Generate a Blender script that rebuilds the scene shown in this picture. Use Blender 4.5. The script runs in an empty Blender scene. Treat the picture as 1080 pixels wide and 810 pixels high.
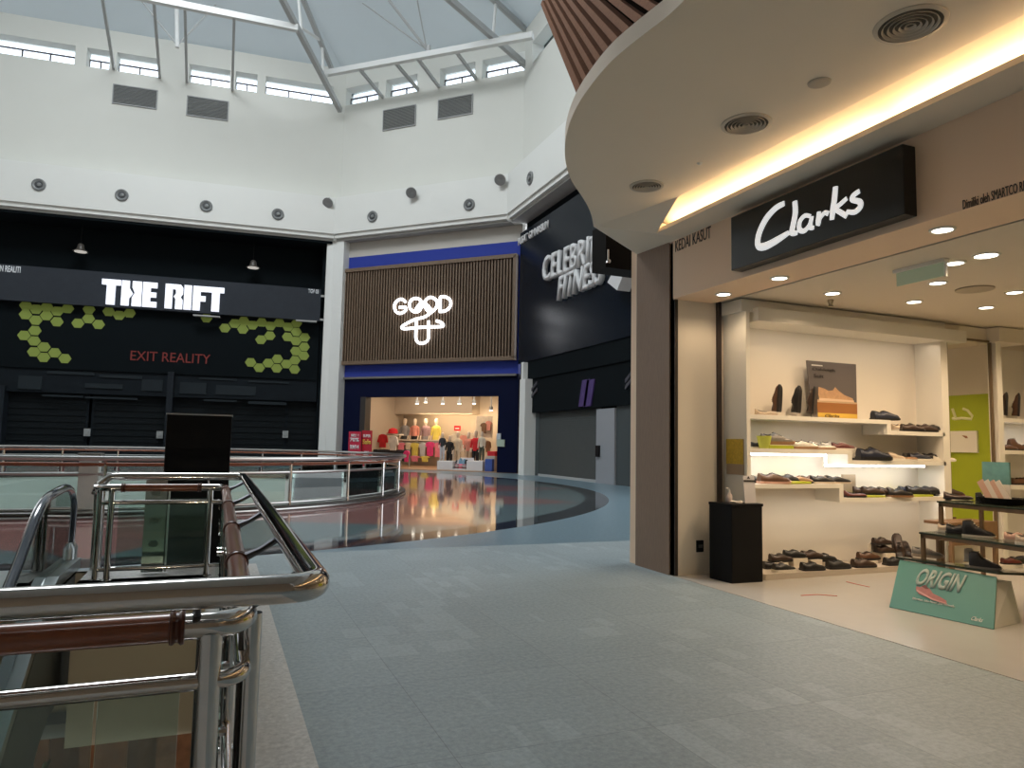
import bpy, bmesh, math, random
from mathutils import Vector, Matrix
random.seed(7)
SC = bpy.context.scene
COL = SC.collection
V = Vector
PI = math.pi

# ------------------------------------------------------------------ camera
FOC = 750.0; EYE = V((0, 0, 1.6))
AX = V((0.92435329, -0.05085527, 0.37813322))   # world x seen from the lens (right, up, forward)
AY = V((-0.38101714, -0.07128708, 0.92181565))
AZ = V((0.01992317, 0.99615857, 0.08527117))
cam = bpy.data.cameras.new('camera'); co = bpy.data.objects.new('camera', cam); COL.objects.link(co)
cam.sensor_width = 36; cam.lens = FOC / 1080 * 36; cam.clip_start = 0.05; cam.clip_end = 300
rr = V((AX[0], AY[0], AZ[0])); uu = V((AX[1], AY[1], AZ[1])); ff = V((AX[2], AY[2], AZ[2]))
m = Matrix((rr, uu, -ff)).transposed().to_4x4(); m.translation = EYE
co.matrix_world = m
SC.camera = co

# ------------------------------------------------------------------ world, exposure, big lights
SC.view_settings.view_transform = 'Standard'
try: SC.view_settings.look = 'None'
except Exception: pass
SC.view_settings.gamma = 1; SC.view_settings.use_curve_mapping = False
SC.view_settings.exposure = 0.0
W_STRENGTH = 2.6
w = bpy.data.worlds.new('sky'); SC.world = w; w.use_nodes = True
bg = w.node_tree.nodes['Background']
bg.inputs[0].default_value = (0.92, 0.96, 1.0, 1); bg.inputs[1].default_value = W_STRENGTH

def light(kind, loc, power, color=(1, 1, 1), size=None, sizey=None, direction=(0, 0, -1), name='lamp', spot=None, spread=None):
    l = bpy.data.lights.new(name, kind); l.energy = power; l.color = color
    if kind == 'AREA':
        l.size = size
        if sizey: l.shape = 'RECTANGLE'; l.size_y = sizey
        else: l.shape = 'DISK'
        if spread: l.spread = spread
    elif kind == 'SPOT':
        l.spot_size = spot; l.spot_blend = .6; l.shadow_soft_size = size or .05
    else: l.shadow_soft_size = size or .05
    o = bpy.data.objects.new(name, l); COL.objects.link(o); o.location = loc
    o.rotation_euler = V(direction).to_track_quat('-Z', 'Y').to_euler()
    return o
# added area lamp standing in for daylight from an assumed, unseen roof opening
light('AREA', (-4.5, 27.8, 31.0), 4600, (0.92, 0.97, 1.0), 13, name='added_roof_daylight')

# ------------------------------------------------------------------ pixel helpers (point where a sight line meets a real plane)
def ray(px, py):
    v = V((px - 540, -(py - 405), FOC)); return V((AX.dot(v), AY.dot(v), AZ.dot(v)))
def on(px, py, ax, val):
    r = ray(px, py); i = 'xyz'.index(ax); return EYE + r * ((val - EYE[i]) / r[i])
def onp(px, py, p0, n):
    r = ray(px, py); n = V(n); return EYE + r * (n.dot(V(p0) - EYE) / n.dot(r))

# ------------------------------------------------------------------ materials
MATS = {}
def M(name, col, rough=.6, metal=0.0, var=0.0, scale=8, bump=0.0, spec=None, emit=None, es=1.0, coat=0, stretch=None):
    if name in MATS: return MATS[name]
    mt = bpy.data.materials.new(name); mt.use_nodes = True; nt = mt.node_tree; b = nt.nodes['Principled BSDF']
    b.inputs['Base Color'].default_value = (*col, 1); b.inputs['Roughness'].default_value = rough; b.inputs['Metallic'].default_value = metal
    if spec is not None: b.inputs['Specular IOR Level'].default_value = spec
    if coat: b.inputs['Coat Weight'].default_value = coat; b.inputs['Coat Roughness'].default_value = .05
    if emit: b.inputs['Emission Color'].default_value = (*emit, 1); b.inputs['Emission Strength'].default_value = es
    if var or bump:
        tc = nt.nodes.new('ShaderNodeTexCoord'); mp = nt.nodes.new('ShaderNodeMapping'); nz = nt.nodes.new('ShaderNodeTexNoise')
        nt.links.new(tc.outputs['Object'], mp.inputs[0]); nt.links.new(mp.outputs[0], nz.inputs['Vector'])
        if stretch: mp.inputs['Scale'].default_value = stretch
        nz.inputs['Scale'].default_value = scale; nz.inputs['Detail'].default_value = 5
        if var:
            mx = nt.nodes.new('ShaderNodeMix'); mx.data_type = 'RGBA'
            mx.inputs[6].default_value = tuple(c * (1 - var) for c in col) + (1,)
            mx.inputs[7].default_value = tuple(min(1, c * (1 + var)) for c in col) + (1,)
            nt.links.new(nz.outputs[0], mx.inputs[0]); nt.links.new(mx.outputs[2], b.inputs['Base Color'])
        if bump:
            bp = nt.nodes.new('ShaderNodeBump'); bp.inputs['Strength'].default_value = bump; bp.inputs['Distance'].default_value = .02
            nt.links.new(nz.outputs[0], bp.inputs['Height']); nt.links.new(bp.outputs[0], b.inputs['Normal'])
    MATS[name] = mt; return mt
def glass(name, tint, mixv=.12, rough=.02):
    if name in MATS: return MATS[name]
    mt = bpy.data.materials.new(name); mt.use_nodes = True; nt = mt.node_tree; nt.nodes.remove(nt.nodes['Principled BSDF'])
    out = nt.nodes['Material Output']; t = nt.nodes.new('ShaderNodeBsdfTransparent'); g = nt.nodes.new('ShaderNodeBsdfGlossy'); x = nt.nodes.new('ShaderNodeMixShader')
    fr = nt.nodes.new('ShaderNodeFresnel'); fr.inputs[0].default_value = 1.45
    ad = nt.nodes.new('ShaderNodeMath'); ad.operation = 'ADD'; ad.inputs[1].default_value = mixv
    nt.links.new(fr.outputs[0], ad.inputs[0]); nt.links.new(ad.outputs[0], x.inputs[0])
    t.inputs[0].default_value = (*tint, 1); g.inputs['Roughness'].default_value = rough; g.inputs[0].default_value = (.9, .95, .93, 1)
    nt.links.new(t.outputs[0], x.inputs[1]); nt.links.new(g.outputs[0], x.inputs[2]); nt.links.new(x.outputs[0], out.inputs[0])
    MATS[name] = mt; return mt
def E(name, col, s):
    return M(name, (.8, .8, .8), .5, emit=col, es=s)

white_wall = M('white_wall', (.78, .80, .78), .75, var=.03, scale=1.2)
drum_wall = M('drum_wall', (.68, .685, .64), .75, var=.03, scale=.6)
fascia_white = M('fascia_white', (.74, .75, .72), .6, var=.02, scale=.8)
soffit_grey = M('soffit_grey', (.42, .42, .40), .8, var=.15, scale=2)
roof_mat = M('roof_panel', (.52, .57, .61), .7, var=.04, scale=.5)
steel_white = M('steel_white', (.66, .67, .66), .5)
steel_grey = M('steel_grey', (.42, .43, .43), .5)
chrome = M('chrome', (.60, .58, .56), .09, 1.0, var=.05, scale=30)
chrome_dull = M('chrome_dull', (.5, .5, .49), .28, 1.0, var=.06, scale=10)
rail_wood = M('rail_wood', (.24, .070, .028), .28, var=.35, scale=20, stretch=(1, 1, .2), coat=.6)
granite = M('granite', (.20, .185, .165), .45, var=.35, scale=120)
granite_dark = M('granite_dark', (.035, .03, .025), .4, var=.4, scale=60)
black_matt = M('black_matt', (.008, .008, .009), .6, spec=.15)
black_wall = M('black_wall', (.005, .008, .010), .8, spec=.08)
black_panel = M('black_panel', (.010, .014, .018), .7, var=.2, scale=2, spec=.1)
sign_grey = M('sign_grey', (.034, .040, .050), .6, var=.12, scale=3, spec=.15)
navy = M('navy', (.036, .058, .33), .6, var=.05, scale=3, spec=.1)
navy_dark = M('navy_dark', (.003, .006, .030), .6, spec=.1)
bat_wood = M('bat_wood', (.17, .115, .075), .55, var=.25, scale=5, stretch=(4, 4, .3))
pillar_wood = M('pillar_wood', (.26, .17, .115), .55, var=.28, scale=14, stretch=(8, 8, .5), bump=.2)
fin_wood = M('fin_wood', (.30, .14, .075), .8, var=.35, scale=12, stretch=(3, 3, 1), spec=.05)
fin_back = M('fin_back', (.02, .014, .011), .9, spec=.0)
canopy_mat = M('canopy_plaster', (.88, .77, .63), .7, var=.02, scale=2)
shop_white = M('shop_white', (.78, .72, .62), .6, var=.015, scale=3)
facade_mat = M('facade_panel', (.92, .68, .49), .6, var=.02, scale=2)
shelf_mat = M('shelf_white', (.82, .79, .72), .45)
tile_cream = M('tile_cream', (.46, .44, .41), .25, var=.03, scale=5)
sign_black = M('sign_black', (.006, .008, .009), .22)
letter_white = M('letter_white', (.8, .8, .8), .4, emit=(1, 1, 1), es=.55)
lime = M('lime', (.38, .46, .02), .6)
orange_w = (1.0, .70, .42)
def translucent(mt, amount, col):
    nt = mt.node_tree; b = nt.nodes['Principled BSDF']; out = nt.nodes['Material Output']; t = nt.nodes.new('ShaderNodeBsdfTranslucent'); x = nt.nodes.new('ShaderNodeMixShader')
    t.inputs[0].default_value = (*col, 1); x.inputs[0].default_value = amount
    nt.links.new(b.outputs[0], x.inputs[1]); nt.links.new(t.outputs[0], x.inputs[2]); nt.links.new(x.outputs[0], out.inputs[0])
translucent(roof_mat, .30, (.82, .86, .86))  # translucency added so sky light brightens the roof underside

# ------------------------------------------------------------------ object helpers
def link(name, me, mat=None, parent=None, smooth=False):
    o = bpy.data.objects.new(name, me); COL.objects.link(o)
    if mat is not None and not me.materials: me.materials.append(mat)
    if smooth:
        for p in me.polygons: p.use_smooth = True
    if parent:
        o.parent = parent; o.matrix_parent_inverse = parent_world(parent).inverted()
    return o
def parent_world(p):
    mm = p.matrix_basis.copy(); q = p
    while q.parent: mm = q.parent.matrix_basis @ q.matrix_parent_inverse @ mm if False else q.parent.matrix_basis @ (q.matrix_parent_inverse @ mm); q = q.parent
    return mm
def tag(o, label, cat, group=None):
    o['label'] = label; o['category'] = cat
    if group: o['group'] = group
    return o
def empty(name, loc, label, cat, group=None):
    o = bpy.data.objects.new(name, None); COL.objects.link(o); o.location = loc; o.empty_display_size = .1
    return tag(o, label, cat, group)
def struct(o): o['kind'] = 'structure'; return o
def stuff(o): o['kind'] = 'stuff'; return o

class MB:
    def __init__(s): s.bm = bmesh.new()
    def box(s, a, b):
        return s.hexa([(x, y, z) for z in (a[2], b[2]) for (x, y) in ((a[0], a[1]), (b[0], a[1]), (b[0], b[1]), (a[0], b[1]))])
    def hexa(s, p):
        v = [s.bm.verts.new(q) for q in p]
        for f in ((0, 3, 2, 1), (4, 5, 6, 7), (0, 1, 5, 4), (1, 2, 6, 5), (2, 3, 7, 6), (3, 0, 4, 7)): s.bm.faces.new([v[i] for i in f])
        return s
    def fbox(s, F, u0, u1, w0, w1, z0, z1):
        return s.hexa([F(u, w_, z) for z in (z0, z1) for (u, w_) in ((u0, w0), (u1, w0), (u1, w1), (u0, w1))])
    def bar(s, a, b, wd, ht, up=(0, 0, 1)):
        a = V(a); b = V(b); d = (b - a).normalized(); sd = d.cross(V(up)).normalized() * wd / 2; u = sd.cross(d).normalized() * ht / 2
        return s.hexa([a - sd - u, a + sd - u, b + sd - u, b - sd - u, a - sd + u, a + sd + u, b + sd + u, b - sd + u])
    def prism(s, pts, ext):
        ext = V(ext); a = [s.bm.verts.new(V(p)) for p in pts]; b = [s.bm.verts.new(V(p) + ext) for p in pts]; n = len(pts)
        s.bm.faces.new(a); s.bm.faces.new(b[::-1])
        for i in range(n): s.bm.faces.new((a[i], b[i], b[(i + 1) % n], a[(i + 1) % n]))
        return s
    def tube(s, pts, r, n=12, cap=True, closed=False):
        pts = [V(p) for p in pts]; rs = r if isinstance(r, (list, tuple)) else [r] * len(pts)
        rings = []; N = len(pts); prev = None
        for i, p in enumerate(pts):
            if closed: d = pts[(i + 1) % N] - pts[i - 1]
            else: d = pts[min(i + 1, N - 1)] - pts[max(i - 1, 0)]
            d.normalize()
            if prev is None:
                a = d.cross(V((0, 0, 1)))
                if a.length < .05: a = d.cross(V((1, 0, 0)))
            else: a = prev - d * prev.dot(d)
            a.normalize(); prev = a; b = d.cross(a)
            rings.append([s.bm.verts.new(p + (a * math.cos(t) + b * math.sin(t)) * rs[i]) for t in [2 * PI * k / n for k in range(n)]])
        for i in range(N if closed else N - 1):
            A = rings[i]; B = rings[(i + 1) % N]
            for k in range(n): s.bm.faces.new((A[k], A[(k + 1) % n], B[(k + 1) % n], B[k]))
        if cap and not closed: s.bm.faces.new(rings[0][::-1]); s.bm.faces.new(rings[-1])
        return s
    def loft(s, rings, cap=True):
        R = [[s.bm.verts.new(V(p)) for p in ring] for ring in rings]; n = len(R[0])
        for i in range(len(R) - 1):
            for k in range(n): s.bm.faces.new((R[i][k], R[i][(k + 1) % n], R[i + 1][(k + 1) % n], R[i + 1][k]))
        if cap: s.bm.faces.new(R[0][::-1]); s.bm.faces.new(R[-1])
        return s
    def lathe(s, prof, c=(0, 0, 0), n=20, axis=None, sx=1, sy=1, ring=False):
        q = V(axis).to_track_quat('Z', 'Y') if axis else None
        rings = []
        for (r, z) in prof:
            ring = []
            for k in range(n):
                p = V((r * sx * math.cos(2 * PI * k / n), r * sy * math.sin(2 * PI * k / n), z))
                if q: p = q @ p
                ring.append(p + V(c))
            rings.append(ring)
        return s.loft(rings + ([rings[0]] if ring else []), cap=not ring)
    def build(s, name, mat, parent=None, smooth=False, bevel=0):
        bmesh.ops.recalc_face_normals(s.bm, faces=s.bm.faces)
        if bevel: bmesh.ops.bevel(s.bm, geom=list(s.bm.edges), offset=bevel, segments=2, affect='EDGES', profile=.5)
        me = bpy.data.meshes.new(name); s.bm.to_mesh(me); s.bm.free()
        o = link(name, me, mat, parent)
        if smooth:
            for p in me.polygons: p.use_smooth = True
            try: me.set_sharp_from_angle(angle=math.radians(40))
            except Exception: pass
        return o

def frame(o, u, w_):
    o = V((o[0], o[1], 0)); u = V((u[0], u[1], 0)).normalized(); w_ = V((w_[0], w_[1], 0)).normalized()
    def F(a, b, z): return o + u * a + w_ * b + V((0, 0, z))
    F.o = o; F.u = u; F.w = w_
    def px(x, y, b=0):
        p = onp(x, y, o + w_ * b, w_); return ((p - o).dot(u), p.z)
    F.px = px
    return F

def text_mesh(s, bold=0.0, font_shear=0.0):
    cu = bpy.data.curves.new('txt', 'FONT'); cu.body = s; cu.size = 1; cu.offset = bold; cu.shear = font_shear; cu.resolution_u = 3
    o = bpy.data.objects.new('txt', cu); COL.objects.link(o)
    dg = bpy.context.evaluated_depsgraph_get(); me = bpy.data.meshes.new_from_object(o.evaluated_get(dg)); bpy.data.objects.remove(o)
    return me
def text(name, s, org, right, up, width, height, mat, parent, depth=.01, bold=0.0, shear=0.0):
    """lettering filling the rectangle org..org+right*width..up*height, standing depth proud of the plane"""
    me = text_mesh(s, bold, shear); xs = [v.co.x for v in me.vertices]; ys = [v.co.y for v in me.vertices]
    x0, x1, y0, y1 = min(xs), max(xs), min(ys), max(ys); right = V(right).normalized(); up = V(up).normalized(); nrm = right.cross(up)
    bm = bmesh.new(); bm.from_mesh(me)
    if depth:
        g = bmesh.ops.extrude_face_region(bm, geom=list(bm.faces)); 
        for e in g['geom']:
            if isinstance(e, bmesh.types.BMVert): e.co.z += 1
    for v in bm.verts:
        v.co = V(org) + right * ((v.co.x - x0) / (x1 - x0) * width) + up * ((v.co.y - y0) / (y1 - y0) * height) + nrm * (v.co.z * depth + .002)
    bmesh.ops.recalc_face_normals(bm, faces=bm.faces)
    me2 = bpy.data.meshes.new(name); bm.to_mesh(me2); bm.free()
    return link(name, me2, mat, parent)
def copy_tree(o, parent=None):
    c = o.copy(); COL.objects.link(c); c.parent = parent
    for ch in list(o.children): copy_tree(ch, c)
    return c
ORD = ['first', 'second', 'third', 'fourth', 'fifth', 'sixth', 'seventh', 'eighth', 'ninth', 'tenth', 'eleventh', 'twelfth', 'thirteenth', 'fourteenth', 'fifteenth', 'sixteenth', 'seventeenth', 'eighteenth', 'nineteenth', 'twentieth', 'twenty-first', 'twenty-second', 'twenty-third', 'twenty-fourth']

# frames of the atrium: Rift side, clothing shop side, fitness side
FR = frame((6.1, 45), (18.8, -1.8), (1.8, 18.8))
FG = frame((6.1, 45), (1, -1), (1, 1))
FC = frame((14.5, 36.6), (0, -1), (1, 0))
CX, CY = -4.6, 27.8        # centre of the round floor pattern
VX, VY, VR = -2.92, 24.85, 8.55   # round void

# ================================================================== FLOOR
def floor_material():
    mt = bpy.data.materials.new('mall_floor'); mt.use_nodes = True; nt = mt.node_tree; b = nt.nodes['Principled BSDF']
    N = nt.nodes; L = nt.links
    tc = N.new('ShaderNodeTexCoord'); sp = N.new('ShaderNodeSeparateXYZ'); L.new(tc.outputs['Object'], sp.inputs[0])
    def mth(op, a, c=None, d=None, clamp=False):
        n = N.new('ShaderNodeMath'); n.operation = op; n.use_clamp = clamp
        for i, x in enumerate((a, c, d)):
            if x is None: continue
            if isinstance(x, (int, float)): n.inputs[i].default_value = x
            else: L.new(x, n.inputs[i])
        return n.outputs[0]
    def mix(f, a, c):
        n = N.new('ShaderNodeMix'); n.data_type = 'RGBA'
        if isinstance(f, (int, float)): n.inputs[0].default_value = f
        else: L.new(f, n.inputs[0])
        for i, x in ((6, a), (7, c)):
            if isinstance(x, tuple): n.inputs[i].default_value = (*x, 1)
            else: L.new(x, n.inputs[i])
        return n.outputs[2]
    X, Y = sp.outputs[0], sp.outputs[1]
    dx = mth('SUBTRACT', X, CX); dy = mth('SUBTRACT', Y, CY)
    r = mth('SQRT', mth('ADD', mth('MULTIPLY', dx, dx), mth('MULTIPLY', dy, dy)))
    th = mth('ARCTAN2', dy, dx)
    # grey stone: slabs with smaller tiles let in
    def cell(sz, off=0):
        v = N.new('ShaderNodeCombineXYZ'); L.new(mth('FLOOR', mth('DIVIDE', mth('ADD', X, off), sz[0])), v.inputs[0]); L.new(mth('FLOOR', mth('DIVIDE', Y, sz[1])), v.inputs[1])
        n = N.new('ShaderNodeTexWhiteNoise'); n.noise_dimensions = '2D'; L.new(v.outputs[0], n.inputs['Vector']); return n.outputs['Value']
    big = cell((1.2, 1.2)); mid = cell((.6, .6)); small = cell((.15, .3)); pick = cell((.6, .9), .2)
    nz = N.new('ShaderNodeTexNoise'); nz.inputs['Scale'].default_value = 26; nz.inputs['Roughness'].default_value = .75; nz.inputs['Detail'].default_value = 6; L.new(tc.outputs['Object'], nz.inputs['Vector'])
    nz2 = N.new('ShaderNodeTexNoise'); nz2.inputs['Scale'].default_value = 1.3; nz2.inputs['Detail'].default_value = 3; L.new(tc.outputs['Object'], nz2.inputs['Vector'])
    val = mth('ADD', mth('MULTIPLY', big, .12), mth('MULTIPLY', mid, .10))
    sm = mth('MULTIPLY', mth('MULTIPLY', mth('GREATER_THAN', pick, .62), mth('GREATER_THAN', small, .6)), .17)
    val = mth('ADD', val, sm); val = mth('ADD', val, mth('SUBTRACT', mth('MULTIPLY', nz.outputs[0], 1.5), .47)); val = mth('ADD', val, mth('MULTIPLY', nz2.outputs[0], .22))
    stone = mix(val, (.15, .19, .205), (.37, .44, .465))
    # joints
    def joint(c, s, wd): return mth('LESS_THAN', mth('FRACT', mth('DIVIDE', c, s)), wd)
    jn = mth('MAXIMUM', joint(X, 1.2, .004), joint(Y, 1.2, .004))
    stone = mix(mth('MULTIPLY', jn, .5), stone, (.07, .075, .075))
    # bluish band beyond y=10.7
    nb = N.new('ShaderNodeTexNoise'); nb.inputs['Scale'].default_value = 14; L.new(tc.outputs['Object'], nb.inputs['Vector'])
    blue = mix(nb.outputs[0], (.09, .15, .19), (.22, .31, .36))
    col = mix(mth('GREATER_THAN', Y, 10.7), stone, blue)
    # kerb strip along the void rail
    kerb = mix(mth('SUBTRACT', mth('MULTIPLY', nz.outputs[0], 2.4), .7, clamp=True), (.33, .325, .31), (.66, .65, .62))
    kz = mth('MULTIPLY', mth('LESS_THAN', X, .54), mth('LESS_THAN', Y, 9.95))
    col = mix(kz, col, kerb)
    col = mix(mth('LESS_THAN', r, 17.95), col, (.030, .036, .044))
    tri = mth('ABSOLUTE', mth('SUBTRACT', mth('MULTIPLY', mth('FRACT', mth('DIVIDE', mth('ADD', th, math.radians(79.5) + math.radians(22.5) * 20), math.radians(22.5))), 2), 1))   # 1 at the tips
    rb = mth('ADD', mth('MULTIPLY', tri, 4.0), 13.2)
    ntl = N.new('ShaderNodeTexNoise'); ntl.inputs['Scale'].default_value = 9; L.new(tc.outputs['Object'], ntl.inputs['Vector'])
    teal = mix(ntl.outputs[0], (.10, .155, .17), (.20, .27, .28))
    red = mix(ntl.outputs[0], (.22, .105, .10), (.38, .20, .18))
    inner = mix(mth('LESS_THAN', r, rb), teal, red)
    rb2 = mth('ADD', mth('MULTIPLY', mth('SUBTRACT', 1, tri), -5.5), 13.6)
    inner = mix(mth('LESS_THAN', r, mth('ADD', mth('MULTIPLY', mth('SUBTRACT', 1, tri), 3.5), 7.8)), inner, teal)
    col = mix(mth('LESS_THAN', r, 17.22), col, inner)
    L.new(col, b.inputs['Base Color'])
    pol = mth('LESS_THAN', r, 17.95); blu = mth('GREATER_THAN', Y, 10.7)
    rough = mth('SUBTRACT', .52, mth('MULTIPLY', blu, .16)); rough = mth('SUBTRACT', rough, mth('MULTIPLY', nz.outputs[0], .12))
    mxr = N.new('ShaderNodeMix'); L.new(pol, mxr.inputs[0]); L.new(rough, mxr.inputs[2]); mxr.inputs[3].default_value = .055
    L.new(mxr.outputs[0], b.inputs['Roughness'])
    mxs = mth('ADD', mth('MULTIPLY', pol, .6), .45); L.new(mxs, b.inputs['Specular IOR Level'])
    bp = N.new('ShaderNodeBump'); bp.inputs['Strength'].default_value = .12; bp.inputs['Distance'].default_value = .01
    L.new(mth('MULTIPLY', nz2.outputs[0], mth('SUBTRACT', 1, pol)), bp.inputs['Height']); L.new(bp.outputs[0], b.inputs['Normal'])
    return mt
bm = bmesh.new(); edges = []
def loop(pts):
    vs = [bm.verts.new((p[0], p[1], 0)) for p in pts]
    for i in range(len(vs)): edges.append(bm.edges.new((vs[i], vs[(i + 1) % len(vs)])))
VOID = [(-7, -6), (-.03, -6), (-.03, -6)]
loop([(-26, -8), (16.5, -8), (16.5, 44), (6.8, 50), (-26, 50)])
loop([(VX + VR * math.cos(2 * PI * k / 96), VY + VR * math.sin(2 * PI * k / 96)) for k in range(96)])
loop([(-6.5, 2.3), (0.0, 2.3), (0.0, 9.08), (-1.35, 9.08), (-1.35, 9.9), (-2.9, 9.9), (-2.9, 9.08), (-6.5, 9.08)])
bmesh.ops.triangle_fill(bm, use_beauty=True, edges=edges)
for f in bm.faces:
    if f.normal.z < 0: f.normal_flip()
me = bpy.data.meshes.new('floor'); bm.to_mesh(me); bm.free()
struct(link('floor', me, floor_material()))
mb = MB(); mb.box((5.36, -8, -.02), (12.6, 7.7, .004)); fl = struct(mb.build('floor', tile_cream))
# slab edges round the two voids
slab = M('slab_edge', (.84, .90, .87), .6, var=.05, scale=1)
mb = MB()
K = 96
for k in range(K):
    a, c = 2 * PI * k / K, 2 * PI * (k + 1) / K
    p = lambda t, q, z: (VX + q * math.cos(t), VY + q * math.sin(t), z)
    mb.hexa([p(a, VR, -3.2), p(c, VR, -3.2), p(c, VR + .25, -3.2), p(a, VR + .25, -3.2), p(a, VR, -.01), p(c, VR, -.01), p(c, VR + .25, -.01), p(a, VR + .25, -.01)])
struct(mb.build('trim_1', slab))
beige_low = M('lower_fascia', (.62, .54, .40), .7, var=.08, scale=1.5)
mb = MB(); mb.box((-1.35, 9.08, -1.72), (0.3, 9.4, -.20)); mb.box((0.0, 2.2, -1.72), (.3, 9.1, -.01)); mb.box((-6.5, 9.9, -1.72), (-1.35, 10.2, -.02)); struct(mb.build('trim_2', beige_low))
mb = MB(); mb.box((-1.35, 9.06, -.2), (0.0, 9.3, .0)); struct(mb.build('trim_3', granite_dark))
mb = MB(); mb.box((-26, -8, -5.3), (20, 50, -5.0)); struct(mb.build('floor', M('lower_floor', (.06, .055, .05), .3, var=.3, scale=2)))
mb = MB(); mb.box((-12, 16, -5), (14, 16.3, -.3)); struct(mb.build('wall_lower', M('lower_shop', (.10, .055, .03), .5, var=.5, scale=1.2, stretch=(3, 1, .3))))
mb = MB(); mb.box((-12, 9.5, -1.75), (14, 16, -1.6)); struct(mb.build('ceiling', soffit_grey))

# ================================================================== ATRIUM SHELL
def rect_wall(F, u0, u1, z0, z1, w0, w1, holes, name, mat):
    """wall slab with real rectangular openings; holes = (u0,u1,z0,z1)"""
    us = sorted({u0, u1, *[h[0] for h in holes], *[h[1] for h in holes]}); zs = sorted({z0, z1, *[h[2] for h in holes], *[h[3] for h in holes]})
    mb = MB()
    for i in range(len(us) - 1):
        run = None
        for j in range(len(zs) - 1):
            cu, cz = (us[i] + us[i + 1]) / 2, (zs[j] + zs[j + 1]) / 2
            if any(h[0] < cu < h[1] and h[2] < cz < h[3] for h in holes): continue
            mb.fbox(F, us[i], us[i + 1], w0, w1, zs[j], zs[j + 1])
    return struct(mb.build(name, mat))
UW = 1.1   # set-back of the upper drum behind the fascia
WZ0, WZ1, EZ = 23.63, 24.8, 26.1
def hole(F, a, b_, z0=WZ0, z1=WZ1):
    return (F.px(a, 100, UW)[0], F.px(b_, 100, UW)[0], z0, z1)
def hole2(F, xa, ya, xb, yb):   # from lower-left and upper-right photo corners
    return (F.px(xa, ya, UW)[0], F.px(xb, yb, UW)[0])
hR = [(*hole2(FR, a, y, b_, y), WZ0, WZ1) for (a, b_, y) in ((-110, -30, 45), (-12, 79.5, 52), (91, 115.5, 65), (122.5, 167.5, 72), (199, 242.5, 85), (248, 271, 90), (279.5, 352, 98))]
hG = [(*hole2(FG, a, y, b_, y), WZ0, WZ1) for (a, b_, y) in ((364, 399, 98), (407, 440, 90), (464, 501, 80), (508.5, 554, 70))]
U1 = (hR[-1][1] + .35)
GL = 12.0
rect_wall(FR, -24, .45, 16.4, EZ, UW, UW + .9, hR, 'wall_north', drum_wall)
rect_wall(FG, -.45 + 0, 12.33, 16.4, EZ, UW, UW + .9, hG, 'wall_northeast', drum_wall)
hC = [(0.62, 4.6, 23.5, 24.75), (5.6, 9.2, 23.5, 24.75), (10.5, 14, 23.5, 24.75)]
rect_wall(FC, -.45, 20, 16.4, EZ, UW, UW + .9, hC, 'wall_east', drum_wall)
# glazing of the clerestory
glz = glass('clerestory_glass', (.93, .96, 1.0), .02)
barm = M('window_bar', (.05, .05, .06), .5)
wn = 1
for F, hs in ((FR, hR), (FG, hG), (FC, hC)):
    for h in hs:
        d = UW + .62; fr = MB(); n = max(2, round((h[1] - h[0]) / 1.35)); zt = h[2] + (h[3] - h[2]) * .62
        for k in range(n + 1):
            u = h[0] + (h[1] - h[0]) * k / n; fr.fbox(F, u - .035, u + .035, d, d + .08, h[2], zt)
        fr.fbox(F, h[0], h[1], d, d + .08, zt - .04, zt + .04)
        o = fr.build('window_%d' % wn, barm); struct(o)
        g = MB(); g.fbox(F, h[0], h[1], d + .09, d + .1, h[2], h[3]); g.build('pane', glz, o)
        wn += 1
# rest of the drum, out of the picture
def slabwall(name, a, b_, z0, z1, mat, t=.5):
    a = V((a[0], a[1], 0)); b_ = V((b_[0], b_[1], 0)); d = (b_ - a).normalized(); n = V((d.y, -d.x, 0))
    F = lambda u, w_, z: a + d * u + n * w_ + V((0, 0, z))
    mb = MB(); mb.fbox(F, 0, (b_ - a).length, 0, -t if False else -t, z0, z1); return struct(mb.build(name, mat))
slabwall('wall_northwest', (-26.0, 39), (-17.3, 48.2), 14.2, EZ, drum_wall)
slabwall('wall_west', (-26.0, 16), (-26.0, 39), 14.2, EZ, drum_wall)
slabwall('wall_southwest', (-16, 8), (-26.0, 16), 14.2, EZ, drum_wall)
slabwall('wall_south', (7, 8), (-16, 8), 14.2, EZ, drum_wall)
slabwall('wall_southeast', (15.6, 17), (7, 8), 14.2, EZ, drum_wall)
# fascia ring with its soffit
for F, L0, L1, nm in ((FR, -24, 0, 'trim_4'), (FG, 0, 11.88, 'trim_5'), (FC, 0, 20, 'trim_6')):
    mb = MB(); mb.fbox(F, L0, L1, 0, UW + .3, 14.65, 17.0); mb.fbox(F, L0, L1, .12, UW + .5, 14.4, 14.65); struct(mb.build(nm, fascia_white))
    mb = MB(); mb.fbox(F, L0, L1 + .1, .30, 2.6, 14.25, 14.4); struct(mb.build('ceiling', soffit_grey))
# roof: eight sloping planes up to an unseen opening added to let daylight in
E8 = [(-17.3, 48.6), (6.9, 47.0), (16.6, 37.3), (16.6, 17), (7, 7.6), (-16, 7.6), (-26.5, 16), (-26.5, 39)]
I8 = []
for k in range(8):
    t = math.radians(112.5 - 45 * k); I8.append((CX + 8.5 * math.cos(t), CY + 8.5 * math.sin(t)))
mb = MB()
for k in range(8):
    a, c = E8[k], E8[(k + 1) % 8]; e, f = I8[(k + 1) % 8], I8[k]
    q = [(a[0], a[1], EZ - .1), (c[0], c[1], EZ - .1), (e[0], e[1], 30.2), (f[0], f[1], 30.2)]
    mb.hexa(q + [(x, y, z + .3) for x, y, z in q])
struct(mb.build('roof', roof_mat))
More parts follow.
